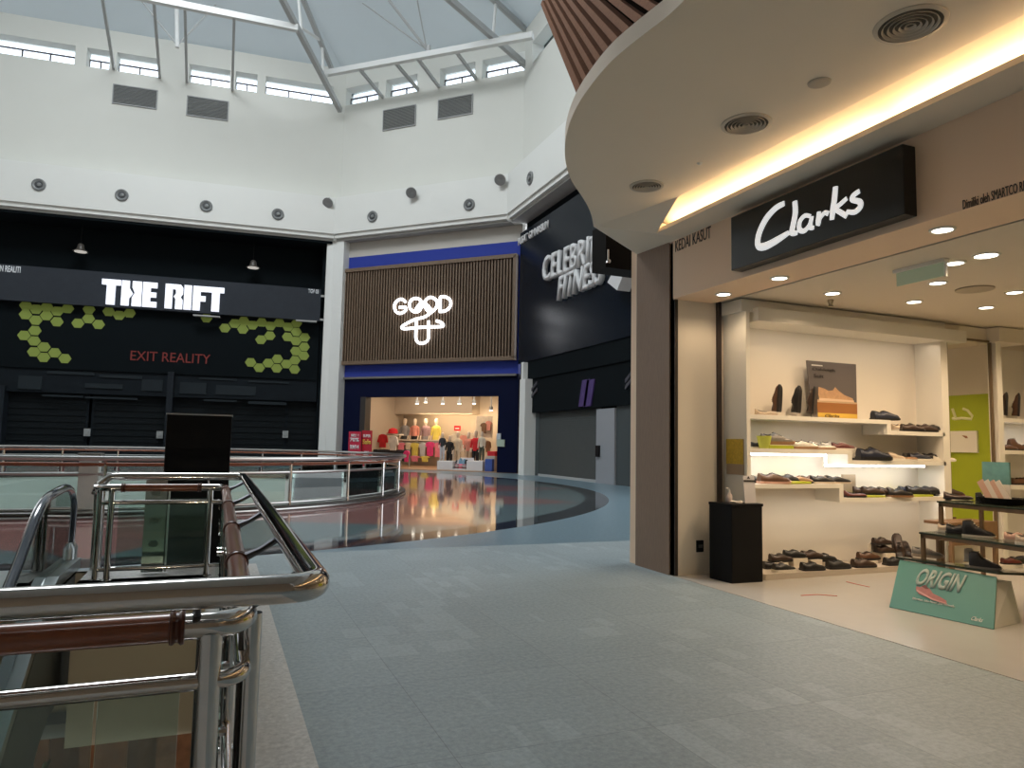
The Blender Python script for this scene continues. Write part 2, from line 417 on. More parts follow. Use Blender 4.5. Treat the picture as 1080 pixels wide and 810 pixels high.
# seams / purlins under the roof panels are part of the trusses
def rad(px, py, P, C=(CX, CY)):
    d = V((C[0] - P[0], C[1] - P[1], 0)); n = V((d.y, -d.x, 0)); return onp(px, py, (P[0], P[1], 0), n)
P1 = (6.56, 46.1); P2 = (15.6, 37.06)
def truss(P, A0, A1, B0, B1, webs, label):
    o = empty('roof_truss', (P[0], P[1], 23.2), label, 'roof truss', 'radial roof trusses')
    a0, a1 = rad(*A0, P), rad(*A1, P); b0, b1 = rad(*B0, P), rad(*B1, P)
    a2 = a0 + (a1 - a0) * 1.8; b2 = b0 + (b1 - b0) * 2.4
    m1 = MB(); m1.bar(a0 - (a1 - a0).normalized() * .3, a2, .26, .34); m1.build('bottom_chord', steel_grey, o)
    m1 = MB(); m1.bar(b0, b2, .22, .28); m1.build('top_chord', steel_grey, o)
    for (q0, q1) in webs:
        m1 = MB(); m1.tube([rad(*q0, P), rad(*q1, P)], .09, 8); m1.build('web_member', steel_white, o)
    return o
truss(P1, (357, 113), (298, 0), (352, 78), (320, 0), [((341, 78), (339.5, 42)), ((318, 34), (315, 0)), ((340, 44), (319, 30)), ((350, 72), (341, 84))], 'slanting roof truss at the wall corner left of the four small windows')
truss(P2, (558, 72), (475, 0), (558, 35), (523, 2), [((520, 35), (523, 4)), ((554, 33), (538, 0))], 'slanting grey roof truss reaching the wall corner beside the curved wooden fins')
P0 = (-16.4, 48.2)
o = empty('roof_truss', (P0[0], P0[1], 23.2), 'slanting grey roof truss at the top left edge of the photo', 'roof truss', 'radial roof trusses')
dd = V((CX - P0[0], CY - P0[1], 0)).normalized()
m1 = MB(); a0 = V((-13.35, 48.1, 23.3)); m1.bar(a0, a0 + V((.1, -9, 3.3)), .3, .4); m1.build('bottom_chord', steel_grey, o)
# ring beams tying the trusses, with struts down to the walls
def ringbeam(name, a, b_, label, struts):
    o = empty(name, V(a), label, 'roof beam', None)
    m1 = MB(); m1.bar(a, b_, .30, .34); m1.build('beam', steel_white, o)
    for s0, s1 in struts:
        m1 = MB(); m1.bar(s0, s1, .14, .2); m1.build('strut', steel_grey, o)
def gpl(px, py, s): return onp(px, py, (s, 0, 0), (1, 1, 0))
WG = 51.1 + UW * 1.4142
ringbeam('ring_beam', gpl(341, 78, 49), gpl(562, 37.5, 49), 'white beam crossing in front of the four small windows below the roof',
         [(gpl(*a, 49), gpl(*b_, WG - .05)) for a, b_ in (((380, 73.6), (403.6, 102.8)), ((416, 65), (441, 94.5)), ((440, 61), (463, 91.7)), ((480, 53), (502, 83)))])
def ypl(px, py, y): return on(px, py, 'y', y)
def wr(px, py): return onp(px, py, FR(0, UW - .03, 0), FR.w)
ringbeam('ring_beam', ypl(140, -5, 39.9), ypl(314, 30, 39.9), 'long white beam crossing the top of the photo left of the corner truss',
         [(ypl(106, -14, 39.9), wr(120, 72)), (ypl(162, -2, 39.9), wr(168.5, 81)), (ypl(195, 4, 39.9), wr(197, 86)), (ypl(247, 18, 39.9), wr(245, 95))])
o = empty('king_post', ypl(187, 52, 44), 'thin vertical roof post where two diagonal ties meet, above the twin wall louvres', 'roof post')
m1 = MB(); m1.tube([ypl(187, 50, 44), ypl(186, -10, 44)], .12, 8); m1.build('post', steel_white, o)
for q in ((142, -8), (232, 0)):
    m1 = MB(); m1.tube([ypl(187, 48, 44), ypl(*q, 44)], .045, 6); m1.build('tie_rod', steel_grey, o)
o = empty('king_post', gpl(452, 58, 48.9), 'thin roof post above the middle of the white beam over the four small windows', 'roof post')
for q in ((440, 0), (410, 0), (378, 0)):
    m1 = MB(); m1.tube([gpl(450, 52, 49.4), gpl(*q, 47)], .08 if q[0] == 410 else .04, 6); m1.build('tie_rod', steel_grey, o)
m1 = MB(); m1.tube([gpl(452, 61, 49.2), gpl(452, 48, 49.2)], .13, 8); m1.build('post', steel_grey, o)

# wall louvres
louv = M('louvre_grey', (.17, .18, .18), .6)
def louvre(F, pts, label):
    us = [F.px(*p, UW)[0] for p in pts]; zs = [F.px(*p, UW)[1] for p in pts]
    u0, u1 = (us[0] + us[3]) / 2, (us[1] + us[2]) / 2; z1, z0 = (zs[0] + zs[1]) / 2, (zs[2] + zs[3]) / 2
    o = empty('wall_louvre', F(u0, UW, z0), label, 'louvre', 'wall louvres below the clerestory')
    mb = MB()
    for (a, b_, c, d) in ((u0 - .06, u1 + .06, z0 - .06, z0), (u0 - .06, u1 + .06, z1, z1 + .06), (u0 - .06, u0, z0, z1), (u1, u1 + .06, z0, z1)): mb.fbox(F, a, b_, UW - .07, UW, c, d)
    mb.build('frame', M('louvre_frame', (.3, .31, .31), .5), o)
    mb = MB(); n = 14
    for k in range(n):
        z = z0 + (z1 - z0) * k / n; mb.hexa([F(u0, UW - .06, z), F(u1, UW - .06, z), F(u1, UW - .01, z + .05), F(u0, UW - .01, z + .05), F(u0, UW - .06, z + .03), F(u1, UW - .06, z + .03), F(u1, UW - .01, z + .08), F(u0, UW - .01, z + .08)])
    mb.build('slats', louv, o)
louvre(FR, [(120, 89), (165, 97), (165, 115), (120, 108)], 'grey rectangular louvre high on the white wall, leftmost of the four')
louvre(FR, [(198, 102), (240, 108), (240, 127), (198, 121)], 'grey rectangular louvre high on the white wall, second from the left')
louvre(FG, [(405, 117), (438, 112), (438, 132), (405, 137)], 'grey rectangular louvre high on the white wall, third from the left')
louvre(FG, [(463, 107), (498, 100), (498, 119), (463, 126)], 'grey rectangular louvre high on the white wall, rightmost of the four')

# round jet diffusers in the fascia
jet_ring = M('jet_ring', (.20, .21, .21), .4); jet_dark = M('jet_dark', (.05, .055, .06), .5)
def jet(F, px, py, label, w_=0.0):
    u, z = F.px(px, py, w_); c = F(u, w_, z)
    o = empty('jet_diffuser', c, label, 'air diffuser', 'round jet diffusers on the white fascia')
    mb = MB(); mb.lathe([(.17, 0), (.36, 0), (.36, .06), (.30, .10), (.17, .03)], c, 20, axis=-F.w, ring=True); mb.build('rim', jet_ring, o, smooth=True)
    mb = MB(); mb.lathe([(.0, .02), (.30, .02), (.22, -.0), (.0, .0)][:2] + [(.28, .05), (.0, .05)], c, 20, axis=-F.w); mb.build('bowl', jet_dark, o)
    mb = MB(); mb.lathe([(.0, .05), (.12, .05), (.10, .11), (.0, .13)], c + F.u * .03, 14, axis=-F.w); mb.build('nozzle', jet_ring, o, smooth=True)
for F, L in ((FR, [(41, 195, 'leftmost of all'), (128.5, 206, 'second from the left, above the word THE'), (217.5, 217.5, 'third from the left'), (293, 226, 'fourth from the left, nearest the wall corner')]),
             (FG, [(393, 228.5, 'above the left part of the slat sign'), (495, 216, 'above the right part of the slat sign')]), (FC, [(559.5, 188, 'on the fascia beside the fitness sign')])):
    for px, py, t in L: jet(F, px, py, 'round jet diffuser in the white fascia, ' + t)
def flood(F, px, py, label):
    u, z = F.px(px, py, 0); c = F(u, -.05, z)
    o = empty('floodlight', c, label, 'spotlight', 'small globe floodlights on the fascia edge')
    mb = MB(); mb.tube([F(u, .1, z + .25), F(u, -.25, z + .25), F(u, -.3, z)], .05, 8); mb.build('bracket', jet_ring, o)
    mb = MB(); mb.lathe([(0, -.22), (.16, -.2), (.3, -.02), (.33, .12), (.27, .14), (.0, .08)], F(u, -.32, z - .05), 16, axis=-F.w + V((0, 0, -.6)) + F.u * .3); mb.build('lamp_head', M('flood_grey', (.33, .34, .34), .3, .6), o, smooth=True)
flood(FG, 349.5, 214.5, 'small globe floodlight at the corner of the white fascia, leftmost of the three')
flood(FG, 437, 204, 'small globe floodlight on the fascia above the slat sign, middle of the three')
flood(FG, 530, 190.5, 'small globe floodlight on the fascia, rightmost of the three')

# ================================================================== THE RIFT (black games hall)
SP = .85
mb = MB(); mb.fbox(FR, -24, -.05, 2.4, 2.7, 0, 14.3); struct(mb.build('wall_rift', black_wall))
mb = MB(); mb.fbox(FR, -24, -.05, .35, 2.5, 14.1, 14.3); struct(mb.build('ceiling', black_wall))
mb = MB(); mb.fbox(FR, -.55, -.35, 1.3, 2.6, 0, 14.1); struct(mb.build('wall_rift_side', black_wall))
# sign board
zt = FR.px(338, 305, .75)[1]; zb = FR.px(338, 338.5, .75)[1]; ur = FR.px(338, 320, .75)[0]
sg = empty('shop_sign', FR(ur - 8, .8, zb), 'long dark grey fascia sign reading THE RIFT in white letters', 'sign')
mb = MB(); mb.fbox(FR, -22, ur, .75, 1.05, zb, zt); mb.build('board', sign_grey, sg)
up = V((0, 0, 1))
def ftext(F, w_, s, p0, p1, name, mat, parent, depth=.05, bold=0, shear=0):
    """p0 = lower-left, p1 = upper-right photo corner of the lettering"""
    u0, z0 = F.px(*p0, w_); u1, z1 = F.px(*p1, w_)
    return text(name, s, F(u0, w_, z0), F.u, up, u1 - u0, z1 - z0, mat, parent, depth, bold, shear)
ltr = M('rift_letters', (.8, .8, .85), .4, emit=(.85, .9, 1), es=.75)
# block letters THE RIFT, built as slabs in a five-by-seven like grid with the broken H
def blocks(F, w_, u0, u1, z0, z1, glyphs, mat, parent, d=.12):
    tot = sum(g[0] for g in glyphs); s = (u1 - u0) / tot; x = u0
    for wd, nm, polys in glyphs:
        if nm:
            mb = MB()
            for poly in polys:
                mb.prism([F(x + px * s, w_ - d, z0 + py * (z1 - z0)) for px, py in poly], F.w * d)
            mb.build('letter', mat, parent)
        x += wd * s
R_ = lambda a, b_, c, d: [(a, b_), (c, b_), (c, d), (a, d)]
gl = [(1.0, 'T', [R_(0, .78, 1, 1), R_(.27, 0, .73, .78)]), (.06, '', []),
      (1.08, 'H', [[(0, 0), (.42, 0), (.42, .3), (.62, .5), (.5, .62), (.42, .72), (.42, 1), (0, 1)], [(.58, 0), (1.08, 0), (1.08, 1), (.58, 1), (.58, .74), (.72, .52), (.58, .34)]]), (.07, '', []),
      (.78, 'E', [R_(0, 0, .42, 1), R_(.42, .78, .78, 1), R_(.42, .4, .74, .6), R_(.42, 0, .78, .22)]), (.45, '', []),
      (.98, 'R', [R_(0, 0, .40, 1), R_(.40, .80, .7, 1), [(.55, .98), (.85, 1), (.98, .88), (.98, .62), (.86, .5), (.98, .38), (.98, 0), (.58, 0), (.58, .4), (.48, .5), (.6, .62), (.58, .8)]]), (.07, '', []),
      (.42, 'I', [R_(0, 0, .42, 1)]), (.08, '', []),
      (.8, 'F', [R_(0, 0, .42, 1), R_(.42, .78, .8, 1), R_(.42, .38, .72, .6)]), (.02, '', []), (.95, 'T', [R_(0, .78, .95, 1), R_(.25, 0, .70, .78)])]
a = FR.px(106.5, 319.5, .75); b_ = FR.px(237, 303, .75)
blocks(FR, .75, a[0], b_[0], FR.px(170, 325, .75)[1], FR.px(170, 299, .75)[1], gl, ltr, sg)
ftext(FR, .75, 'PERMAINAN', (-18, 284), (22, 282.0), 'small_lettering', M('small_letters', (.4, .42, .44), .5, emit=(.7, .75, .8), es=.25), sg, .02) if False else None
u0, z0 = FR.px(-14, 283.5, .75); u1, z1 = FR.px(22, 281.5, .75)
text('small_lettering', 'TAMAN REALITI', FR(u0, .75, z1 - .35), FR.u, up, u1 - u0, .36, M('small_letters', (.4, .42, .44), .5, emit=(.7, .75, .8), es=.3), sg, .02, .02)
u0, z0 = FR.px(325, 308, .75); u1, z1 = FR.px(336, 309, .75)
text('small_lettering', 'TGV 03', FR(u0, .75, z1 - .05), FR.u, up, u1 - u0, .26, M('small_letters', (.4, .4, .4), .5), sg, .02, .02)
for a, b_ in (((204, 331.5), (232, 333.8)), ((312, 337), (334, 339))):
    u0, z0 = FR.px(*a, .6); u1, z1 = FR.px(*b_, .6)
    mb = MB(); mb.fbox(FR, u0, u1, .45, .75, z0 - .1, z0 - .02); mb.build('mounting_rail', steel_grey, sg)
# steel bracket joining the sign to the column
mb = MB(); u0 = ur; uz = FR.px(340, 312, .75)[1]; lz = FR.px(340, 337, .75)[1]
for z in (uz, lz): mb.fbox(FR, u0, u0 + .5, .80, .92, z - .06, z + .06)
mb.fbox(FR, u0 + .38, u0 + .46, .80, .92, lz, uz); mb.build('bracket', steel_grey, sg)
# hexagon wall under the sign
HW = 1.2
zt2 = FR.px(170, 330, HW)[1] + .6; zb2 = FR.px(170, 392, HW)[1] - .1
hx = empty('honeycomb_wall', FR(-9, HW, zb2), 'black upper wall panel with green honeycomb hexagons and the red words EXIT REALITY', 'wall panel')
mb = MB(); mb.fbox(FR, -22, -.6, HW, HW + .3, zb2, zt2); mb.build('panel', black_wall, hx)
hexm = M('hexagon_green', (.22, .28, .07), .6, spec=.1, emit=(.35, .45, .08), es=.08)
Lh = [(170, 325), (238, 350), (308, 335), (377, 363), (445, 345), (585, 350), (715, 365), (783, 390), (852, 375), (168, 385), (306, 392), (235, 422), (375, 432), (582, 412), (512, 442), (648, 450), (230, 490), (158, 522), (225, 558), (290, 598), (222, 630), (288, 666), (360, 636), (427, 674)]
Rh = [(272, 372), (382, 432), (440, 405), (495, 390), (490, 440), (548, 415), (603, 398), (655, 420), (652, 478), (598, 502), (708, 400), (760, 425), (812, 402), (757, 485), (810, 455), (808, 510), (860, 488), (858, 545), (806, 570), (855, 598), (802, 625), (750, 648), (697, 617), (693, 673), (642, 642), (588, 670), (536, 638), (800, 680)]
pts = [(x / 6.229, 270 + y / 6.229) for x, y in Lh] + [(170 + x / 5.684, 270 + y / 5.684) for x, y in Rh]
mb = MB()
for p in pts:
    u, z = FR.px(*p, HW)
    if z > zt2: continue
    mb.prism([FR(u + .335 * math.cos(t), HW - .02, z + .305 * math.sin(t)) for t in [k * PI / 3 for k in range(6)]], FR.w * .03)
mb.build('hexagons', hexm, hx)
u0, z0 = FR.px(137.5, 379, HW); u1, z1 = FR.px(222, 375, HW)
text('lettering', 'EXIT REALITY', FR(u0, HW, FR.px(137.5, 379, HW)[1] - .04), FR.u, up, u1 - u0, .56, M('red_letters', (.16, .02, .015), .6, emit=(.6, .05, .04), es=.05), hx, .03)
# relief frieze and roller shutters below
zf0 = FR.px(170, 418, 1.3)[1]
fz = empty('relief_frieze', FR(-9, 1.3, zf0), 'very dark panelled frieze with raised machine-like bands over the closed shutters', 'frieze')
mb = MB(); mb.fbox(FR, -22, -.6, 1.3, 1.7, zf0, zb2); mb.build('panel', black_panel, fz)
FP = o_ = [c for c in fz.children][0] if fz.children else fz
fbm = M('frieze_band', (.022, .029, .034), .7, spec=.1)
for a, b_, y0, y1 in ((50, 100, 391, 394), (105, 150, 395, 398), (210, 250, 398, 400), (262, 305, 401, 403), (45, 88, 416, 418), (90, 145, 418, 420), (215, 250, 421, 423), (262, 302, 423, 426), (20, 45, 396, 410), (150, 172, 400, 412), (190, 218, 403, 415), (228, 270, 406, 416), (90, 130, 404, 409)):
    u0, zz = FR.px(a, y0, 1.3); u1, _ = FR.px(b_, y0, 1.3); z1 = FR.px(a, y1, 1.3)[1]
    mb = MB(); mb.fbox(FR, u0, u1, 1.24, 1.3, z1, zz); mb.build('raised_band', fbm, fz)
pm = M('rift_pilaster', (.015, .020, .026), .6, spec=.15)
for (ua, ub, w0, w1, z1) in ((FR.px(175, 440, 1.2)[0], FR.px(181.5, 440, 1.2)[0], .95, 1.3, zb2 + .1), (-24, FR.px(4, 440, 1.2)[0], 1.0, 1.7, zf0 + .3), (FR.px(340, 440, 1.2)[0], -.3, 1.0, 1.7, zf0 + 1)):
    mb = MB(); mb.fbox(FR, ua, ub, w0, w1, 0, z1); struct(mb.build('trim_20', pm))
shut = M('shutter_dark', (.009, .012, .014), .7, spec=.1)
for i, (a, b_, t) in enumerate(((4, 90, 'leftmost of the row'), (98, 173, 'left of the central pilaster'), (184, 300, 'behind the black display board'), (303, 340, 'rightmost, beside the white column'))):
    u0 = FR.px(a, 450, 1.7)[0]; u1 = FR.px(b_, 450, 1.7)[0]
    o = empty('roller_shutter', FR(u0, 1.7, 0), 'closed black roller shutter, ' + t, 'roller shutter', 'black roller shutters of the Rift')
    mb = MB(); n = 22
    for k in range(n):
        z = zf0 * k / n; mb.fbox(FR, u0, u1, 1.72 - (.04 if k % 2 else 0), 1.8, z, z + zf0 / n)
    mb.build('curtain', shut, o)
    for ug in (u0 - .12, u1):
        mb = MB(); mb.fbox(FR, ug, ug + .12, 1.71, 1.85, 0, zf0); mb.build('guide_rail', black_panel, o)
for px, py, t in ((92, 456, 'leftmost'), (168.5, 458.5, 'middle'), (301, 458, 'rightmost')):
    u, z = FR.px(px, py, 1.5)
    mb = MB(); mb.fbox(FR, u - .17, u + .17, 1.45, 1.5, z - .22, z + .22); mb.fbox(FR, u - .08, u + .08, 1.42, 1.45, z - .1, z + .12)
    mb.fbox(FR, u - .1, u + .1, 1.5, 1.75, z - .1, z + .1)
    tag(mb.build('key_switch_box', M('switch_grey', (.3, .32, .32), .5)), 'small grey shutter switch box on the black Rift front, ' + t + ' of the three', 'switch box', 'shutter switch boxes')
for px, py, t in ((85, 265, 'left'), (267, 282, 'right')):
    u, z = FR.px(px, py, 1.6); c = FR(u, 1.6, z)
    o = empty('pendant_lamp', c, 'pendant lamp hanging in front of the black Rift wall, %s of the pair' % t, 'pendant lamp', 'pendant lamps over the Rift sign')
    mb = MB(); mb.tube([c + V((0, 0, .3)), (c.x, c.y, 14.15)], .03, 6); mb.build('cord', black_matt, o)
    mb = MB(); mb.lathe([(.1, .45), (.16, .4), (.22, .1), (.42, 0), (.40, -.03), (.18, .06)], c, 18); mb.build('lamp_shade', M('pendant_shade', (.08, .07, .06), .4), o, smooth=True)
    mb = MB(); mb.lathe([(0, -.01), (.33, -.01), (.33, -.05), (0, -.07)], c, 18); mb.build('bulb', E('pendant_glow', (1, .95, .85), .45 if t == 'left' else 1.2), o)
# white columns
mb = MB(); cu0, cu1 = FG.px(346.5, 400, .35)[0], FG.px(357, 400, .35)[0]
mb.fbox(FG, cu0, cu1, .35, 1.6, 0, 14.3); struct(mb.build('trim_7', white_wall))
mb = MB(); mb.prism([FR(-.36, .5, 0), FG(cu0 + .02, .36, 0), FG(cu0 + .02, 1.6, 0), FR(-.36, 2.6, 0)], (0, 0, 14.3)); struct(mb.build('trim_21', white_wall))
for A, B in ((FR(0, 0, 14.27), (FR(0, 2.6, 14.27), FG(0, 2.6, 14.27))), (FG(11.88, 0, 14.27), (FG(11.88, 2.6, 14.27), FC(0, 2.6, 14.27)))):
    mb = MB(); mb.prism([A, B[0], B[1]], (0, 0, 2.7)); struct(mb.build('trim_22', fascia_white))
mb = MB(); mb.fbox(FC, 0, 17, 1.55, 1.75, 0, 6.1); struct(mb.build('wall_gym', black_wall))

# ================================================================== GOOD 4 U (clothing shop)
SPW = .85
g = FG.px
uL = g(357, 300, SPW)[0]; uR = g(546, 300, SPW)[0]
zTop = (g(357, 274, SPW)[1] + g(545, 252, SPW)[1]) / 2
zS1 = g(460, 278, SPW)[1]; zS0 = g(450, 381, SPW)[1]; zB = g(450, 396, SPW)[1]
oL, oR = g(379, 460, SPW)[0], g(523.5, 460, SPW)[0]; oz = 4.37
mb = MB(); mb.fbox(FG, uL, uR + .1, SPW + .1, SPW + .5, zB, zTop); shopg = mb.build('wall_good', navy); struct(shopg)
mb = MB(); mb.fbox(FG, uL - .2, uR + .2, SPW + .1, SPW + .5, zTop, 14.3); struct(mb.build('wall_good', M('beam_beige', (.52, .50, .46), .7)))
mb = MB(); mb.fbox(FG, uL, oL, SPW + .15, SPW + .5, 0, zB); mb.fbox(FG, oR, uR + .1, SPW + .15, SPW + .5, 0, zB); mb.fbox(FG, oL, oR, SPW + .15, SPW + .5, oz, zB); struct(mb.build('wall_good', navy_dark))
mb = MB(); mb.fbox(FG, uL, uR, SPW - .05, SPW + .15, zB - .12, zB); struct(mb.build('trim_8', M('thin_trim', (.18, .17, .16), .5)))
sg = empty('slat_sign', FG(uL, SPW, zS0), 'large wooden slat sign panel with the glowing white words GOOD 4 U', 'sign')
mb = MB(); mb.fbox(FG, uL + .05, uR - .02, SPW + .0, SPW + .12, zS0, zS1); mb.build('backing', M('slat_back', (.02, .017, .015), .8), sg)
mb = MB()
for a, b_, c, d in ((uL, uR, zS0 - .1, zS0 + .12), (uL, uR, zS1 - .12, zS1 + .1), (uL, uL + .2, zS0, zS1), (uR - .2, uR, zS0, zS1)): mb.fbox(FG, a, b_, SPW - .28, SPW + .1, c, d)
mb.build('frame', bat_wood, sg)
mb = MB(); n = 62; uu0 = uL + .25; stp = (uR - .25 - uu0) / n
for k in range(n):
    u = uu0 + stp * k; mb.fbox(FG, u, u + stp * .48, SPW - .2, SPW + .02, zS0, zS1)
mb.build('slats', bat_wood, sg)
neon = E('neon_white', (.93, .96, 1.0), 3.2)
def stroke(pts, r, name, F=FG, w_=SPW - .32, mat=neon, parent=None, sm=3, crop=(395, 290, 10.124)):
    P3 = []
    for x, y in pts:
        px, py = crop[0] + x / crop[2], crop[1] + y / crop[2]; u, z = F.px(px, py, w_); P3.append(F(u, w_, z))
    out = []
    for i in range(len(P3) - 1):
        p0 = P3[max(i - 1, 0)]; p1 = P3[i]; p2 = P3[i + 1]; p3 = P3[min(i + 2, len(P3) - 1)]
        for k in range(sm):
            t = k / sm; out.append(.5 * ((2 * p1) + (p2 - p0) * t + (2 * p0 - 5 * p1 + 4 * p2 - p3) * t * t + (3 * p1 - p0 - 3 * p2 + p3) * t ** 3))
    out.append(P3[-1])
    mb = MB(); mb.tube(out, r, 8); return mb.build(name, mat, parent, smooth=True)
nr = .085
stroke([(332, 290), (300, 262), (262, 262), (225, 295), (212, 335), (225, 385), (262, 410), (305, 400), (332, 375), (332, 345), (332, 345), (265, 345)], nr, 'neon_letter', parent=sg)
stroke([(495, 330), (500, 285), (470, 255), (435, 250), (395, 265), (374, 310), (385, 365), (430, 395), (475, 385), (500, 345)], nr, 'neon_letter', parent=sg)
stroke([(435, 375), (470, 325), (515, 290), (560, 320), (600, 365)], nr * .95, 'neon_letter', parent=sg)
stroke([(520, 350), (535, 290), (575, 245), (610, 240), (655, 265), (670, 310), (650, 360), (590, 410), (530, 450), (430, 475), (330, 525), (290, 558), (320, 575), (460, 562), (560, 555), (700, 552), (735, 540), (715, 510), (660, 490)], nr, 'neon_hanger', parent=sg)
stroke([(535, 330), (560, 375), (600, 400)], nr, 'neon_letter', parent=sg)
stroke([(702, 235), (702, 390), (702, 390)], nr, 'neon_letter', parent=sg)
stroke([(702, 235), (750, 232), (800, 260), (815, 305), (795, 355), (750, 385), (702, 390)], nr, 'neon_letter', parent=sg)
stroke([(445, 490), (442, 600), (442, 680), (465, 720), (508, 730), (550, 715), (575, 680), (578, 600), (578, 490)], nr, 'neon_letter', parent=sg)
c = FG((uL + uR) / 2, SPW - .9, (zS0 + zS1) / 2)

# interior shell
D = 7.5
cz = 5.3
gin = M('shop_inner', (.50, .42, .33), .7, var=.03, scale=1)
iL = oL + .35
mb = MB(); mb.fbox(FG, iL - 2, oR + 2.5, SPW + D, SPW + D + .2, 0, cz); struct(mb.build('wall_good_back', gin))
mb = MB(); mb.fbox(FG, iL - 2, iL - 1.8, SPW + .5, SPW + D, 0, cz); struct(mb.build('wall_good_left', gin))
mb = MB(); mb.fbox(FG, oR + 2.3, oR + 2.5, SPW + .5, SPW + D, 0, cz); struct(mb.build('wall_good_right', gin))
mb = MB(); mb.fbox(FG, iL - 2, oR + 2.5, SPW + .5, SPW + D, cz, cz + .2); struct(mb.build('ceiling', M('good_ceiling', (.42, .38, .33), .8)))
mb = MB(); mb.fbox(FG, iL - 2, oR + 2.5, SPW + .15, SPW + D, 0.003, .03); struct(mb.build('floor', M('good_floor', (.35, .22, .13), .35, var=.2, scale=3, stretch=(1, 6, 1))))
mb = MB(); mb.fbox(FG, oL - .02, iL, SPW + .0, SPW + .6, 0, oz); struct(mb.build('trim_9', M('shopfront_dark', (.03, .028, .028), .4)))
for k in range(4):
    c = FG(oL + 1.4 + 1.7 * k, SPW + 3.6, cz - .05); light('AREA', c, 75, (1, .78, .55), 2.2, 3.5, name='shop_ceiling_light')
light('AREA', FG((oL + oR) / 2, SPW + 6.2, FG.px(440, 437, SPW + 6.6)[1] - .12), 115, (1, .74, .45), 8, .15, direction=FG.w * .9 + V((0, 0, -.35)), name='shop_cove_light')
light('AREA', FG((oL + oR) / 2, SPW + 1.2, 4.9), 90, (1, .82, .62), 7, .3, direction=FG.w * .8 + V((0, 0, -.6)), name='shop_front_spots')

# ================================================================== FITNESS SIDE
zP0, zP1 = 6.13, 13.62
sg = empty('gym_sign', FC(0, SP, zP0), 'tall glossy black fascia panel with slanted grey raised letters CELEBRITY FITNESS', 'sign')
mb = MB(); mb.fbox(FC, .0, 17, SP, SP + .4, zP0, zP1); mb.build('panel', M('gym_panel', (.005, .009, .016), .22, var=.15, scale=1, spec=.14), sg)
gl_ = M('gym_letters', (.66, .67, .68), .5)
def ctext(s, p00, p10, p01, name, parent, depth, mat, bold=.03, w_=SP):
    """p00 lower-left, p10 lower-right, p01 upper-left photo corners on the panel: right may climb, up may lean"""
    def P(p): u, z = FC.px(*p, w_); return FC(u, w_, z)
    a, b_, c = P(p00), P(p10), P(p01); me = text_mesh(s, bold); xs = [v.co.x for v in me.vertices]; ys = [v.co.y for v in me.vertices]
    x0, x1, y0, y1 = min(xs), max(xs), min(ys), max(ys); bm = bmesh.new(); bm.from_mesh(me)
    gg = bmesh.ops.extrude_face_region(bm, geom=list(bm.faces))
    for e in gg['geom']:
        if isinstance(e, bmesh.types.BMVert): e.co.z += 1
    for v in bm.verts:
        v.co = a + (b_ - a) * ((v.co.x - x0) / (x1 - x0)) + (c - a) * ((v.co.y - y0) / (y1 - y0)) - FC.w * (v.co.z * depth + .002)
    bmesh.ops.recalc_face_normals(bm, faces=bm.faces)
    m2 = bpy.data.meshes.new(name); bm.to_mesh(m2); bm.free(); return link(name, m2, mat, parent)
# positions: crop of the photo at 540,200 scale 6.233
q = lambda x, y: (540 + x / 6.233, 200 + y / 6.233)
ctext('CELEBRI', q(222, 612), q(522, 495), q(232, 447), 'lettering', sg, .25, gl_, .012)
a0 = FC.px(*q(222, 612), SP); b0 = FC.px(*q(522, 495), SP)
ctext('TY', q(530, 492), q(600, 462), q(540, 318), 'lettering', sg, .25, gl_, .012)
ctext('FITNESS', q(322, 735), q(606, 620), q(338, 575), 'lettering', sg, .25, gl_, .012)
def Pc(x, y, w_=SP): u, z = FC.px(*q(x, y), w_); return FC(u, w_, z)
mb = MB(); mb.prism([Pc(675, 515, SP - .6), Pc(745, 520, SP - .6), Pc(690, 662, SP - .6), Pc(627, 610, SP - .6)], FC.w * .6); mb.build('slanted_block', gl_, sg)
a = q(45, 368); b_ = q(243, 240)
ctext('PUSAT GIMNASIUM', q(45, 370), q(243, 252), q(45, 322), 'small_lettering', sg, .06, M('gym_small', (.7, .7, .7), .5), .01)
# darker lower bulkhead, shutter and door
mb = MB(); mb.fbox(FC, .25, 17, SP + .05, 4.2, 5.15, 6.13); mb.fbox(FC, 1.4, 17, SP + .12, SP + .3, FC.px(632, 429, SP)[1], 5.2); struct(mb.build('wall_gym_bulkhead', black_wall))
mb = MB(); mb.fbox(FC, 0, 17, SP + .4, SP + 4, 6.0, 14.3); struct(mb.build('wall_gym', black_wall))
SW = 1.2
def cu(x, y=500, w_=SW): return FC.px(x, y, w_)[0]
o = empty('roller_shutter', FC(cu(568), SW, 0), 'grey ribbed roller shutter closing the gym below the black sign', 'roller shutter')
mb = MB(); n = 40; s0, s1 = cu(568), cu(632)
for k in range(n): mb.hexa([FC(s0, SW, 3.9 * k / n), FC(s1, SW, 3.9 * k / n), FC(s1, SW + .1, 3.9 * k / n), FC(s0, SW + .1, 3.9 * k / n), FC(s0, SW + .05, 3.9 * (k + 1) / n), FC(s1, SW + .05, 3.9 * (k + 1) / n), FC(s1, SW + .1, 3.9 * (k + 1) / n), FC(s0, SW + .1, 3.9 * (k + 1) / n)])
mb.build('curtain', M('gym_shutter', (.070, .080, .080), .6, var=.1, scale=3), o)
mb = MB(); mb.fbox(FC, s0 - .0, s1, SW - .03, SW + .08, 0, .12); mb.build('bottom_bar', steel_grey, o)
mb = MB(); mb.fbox(FC, cu(560), cu(568), SW, SW + .5, 0, 5.2); mb.fbox(FC, cu(652), 17, SW - .1, SW + .5, 0, 5.2); struct(mb.build('wall_gym', M('gym_pier', (.075, .088, .092), .7, spec=.1)))
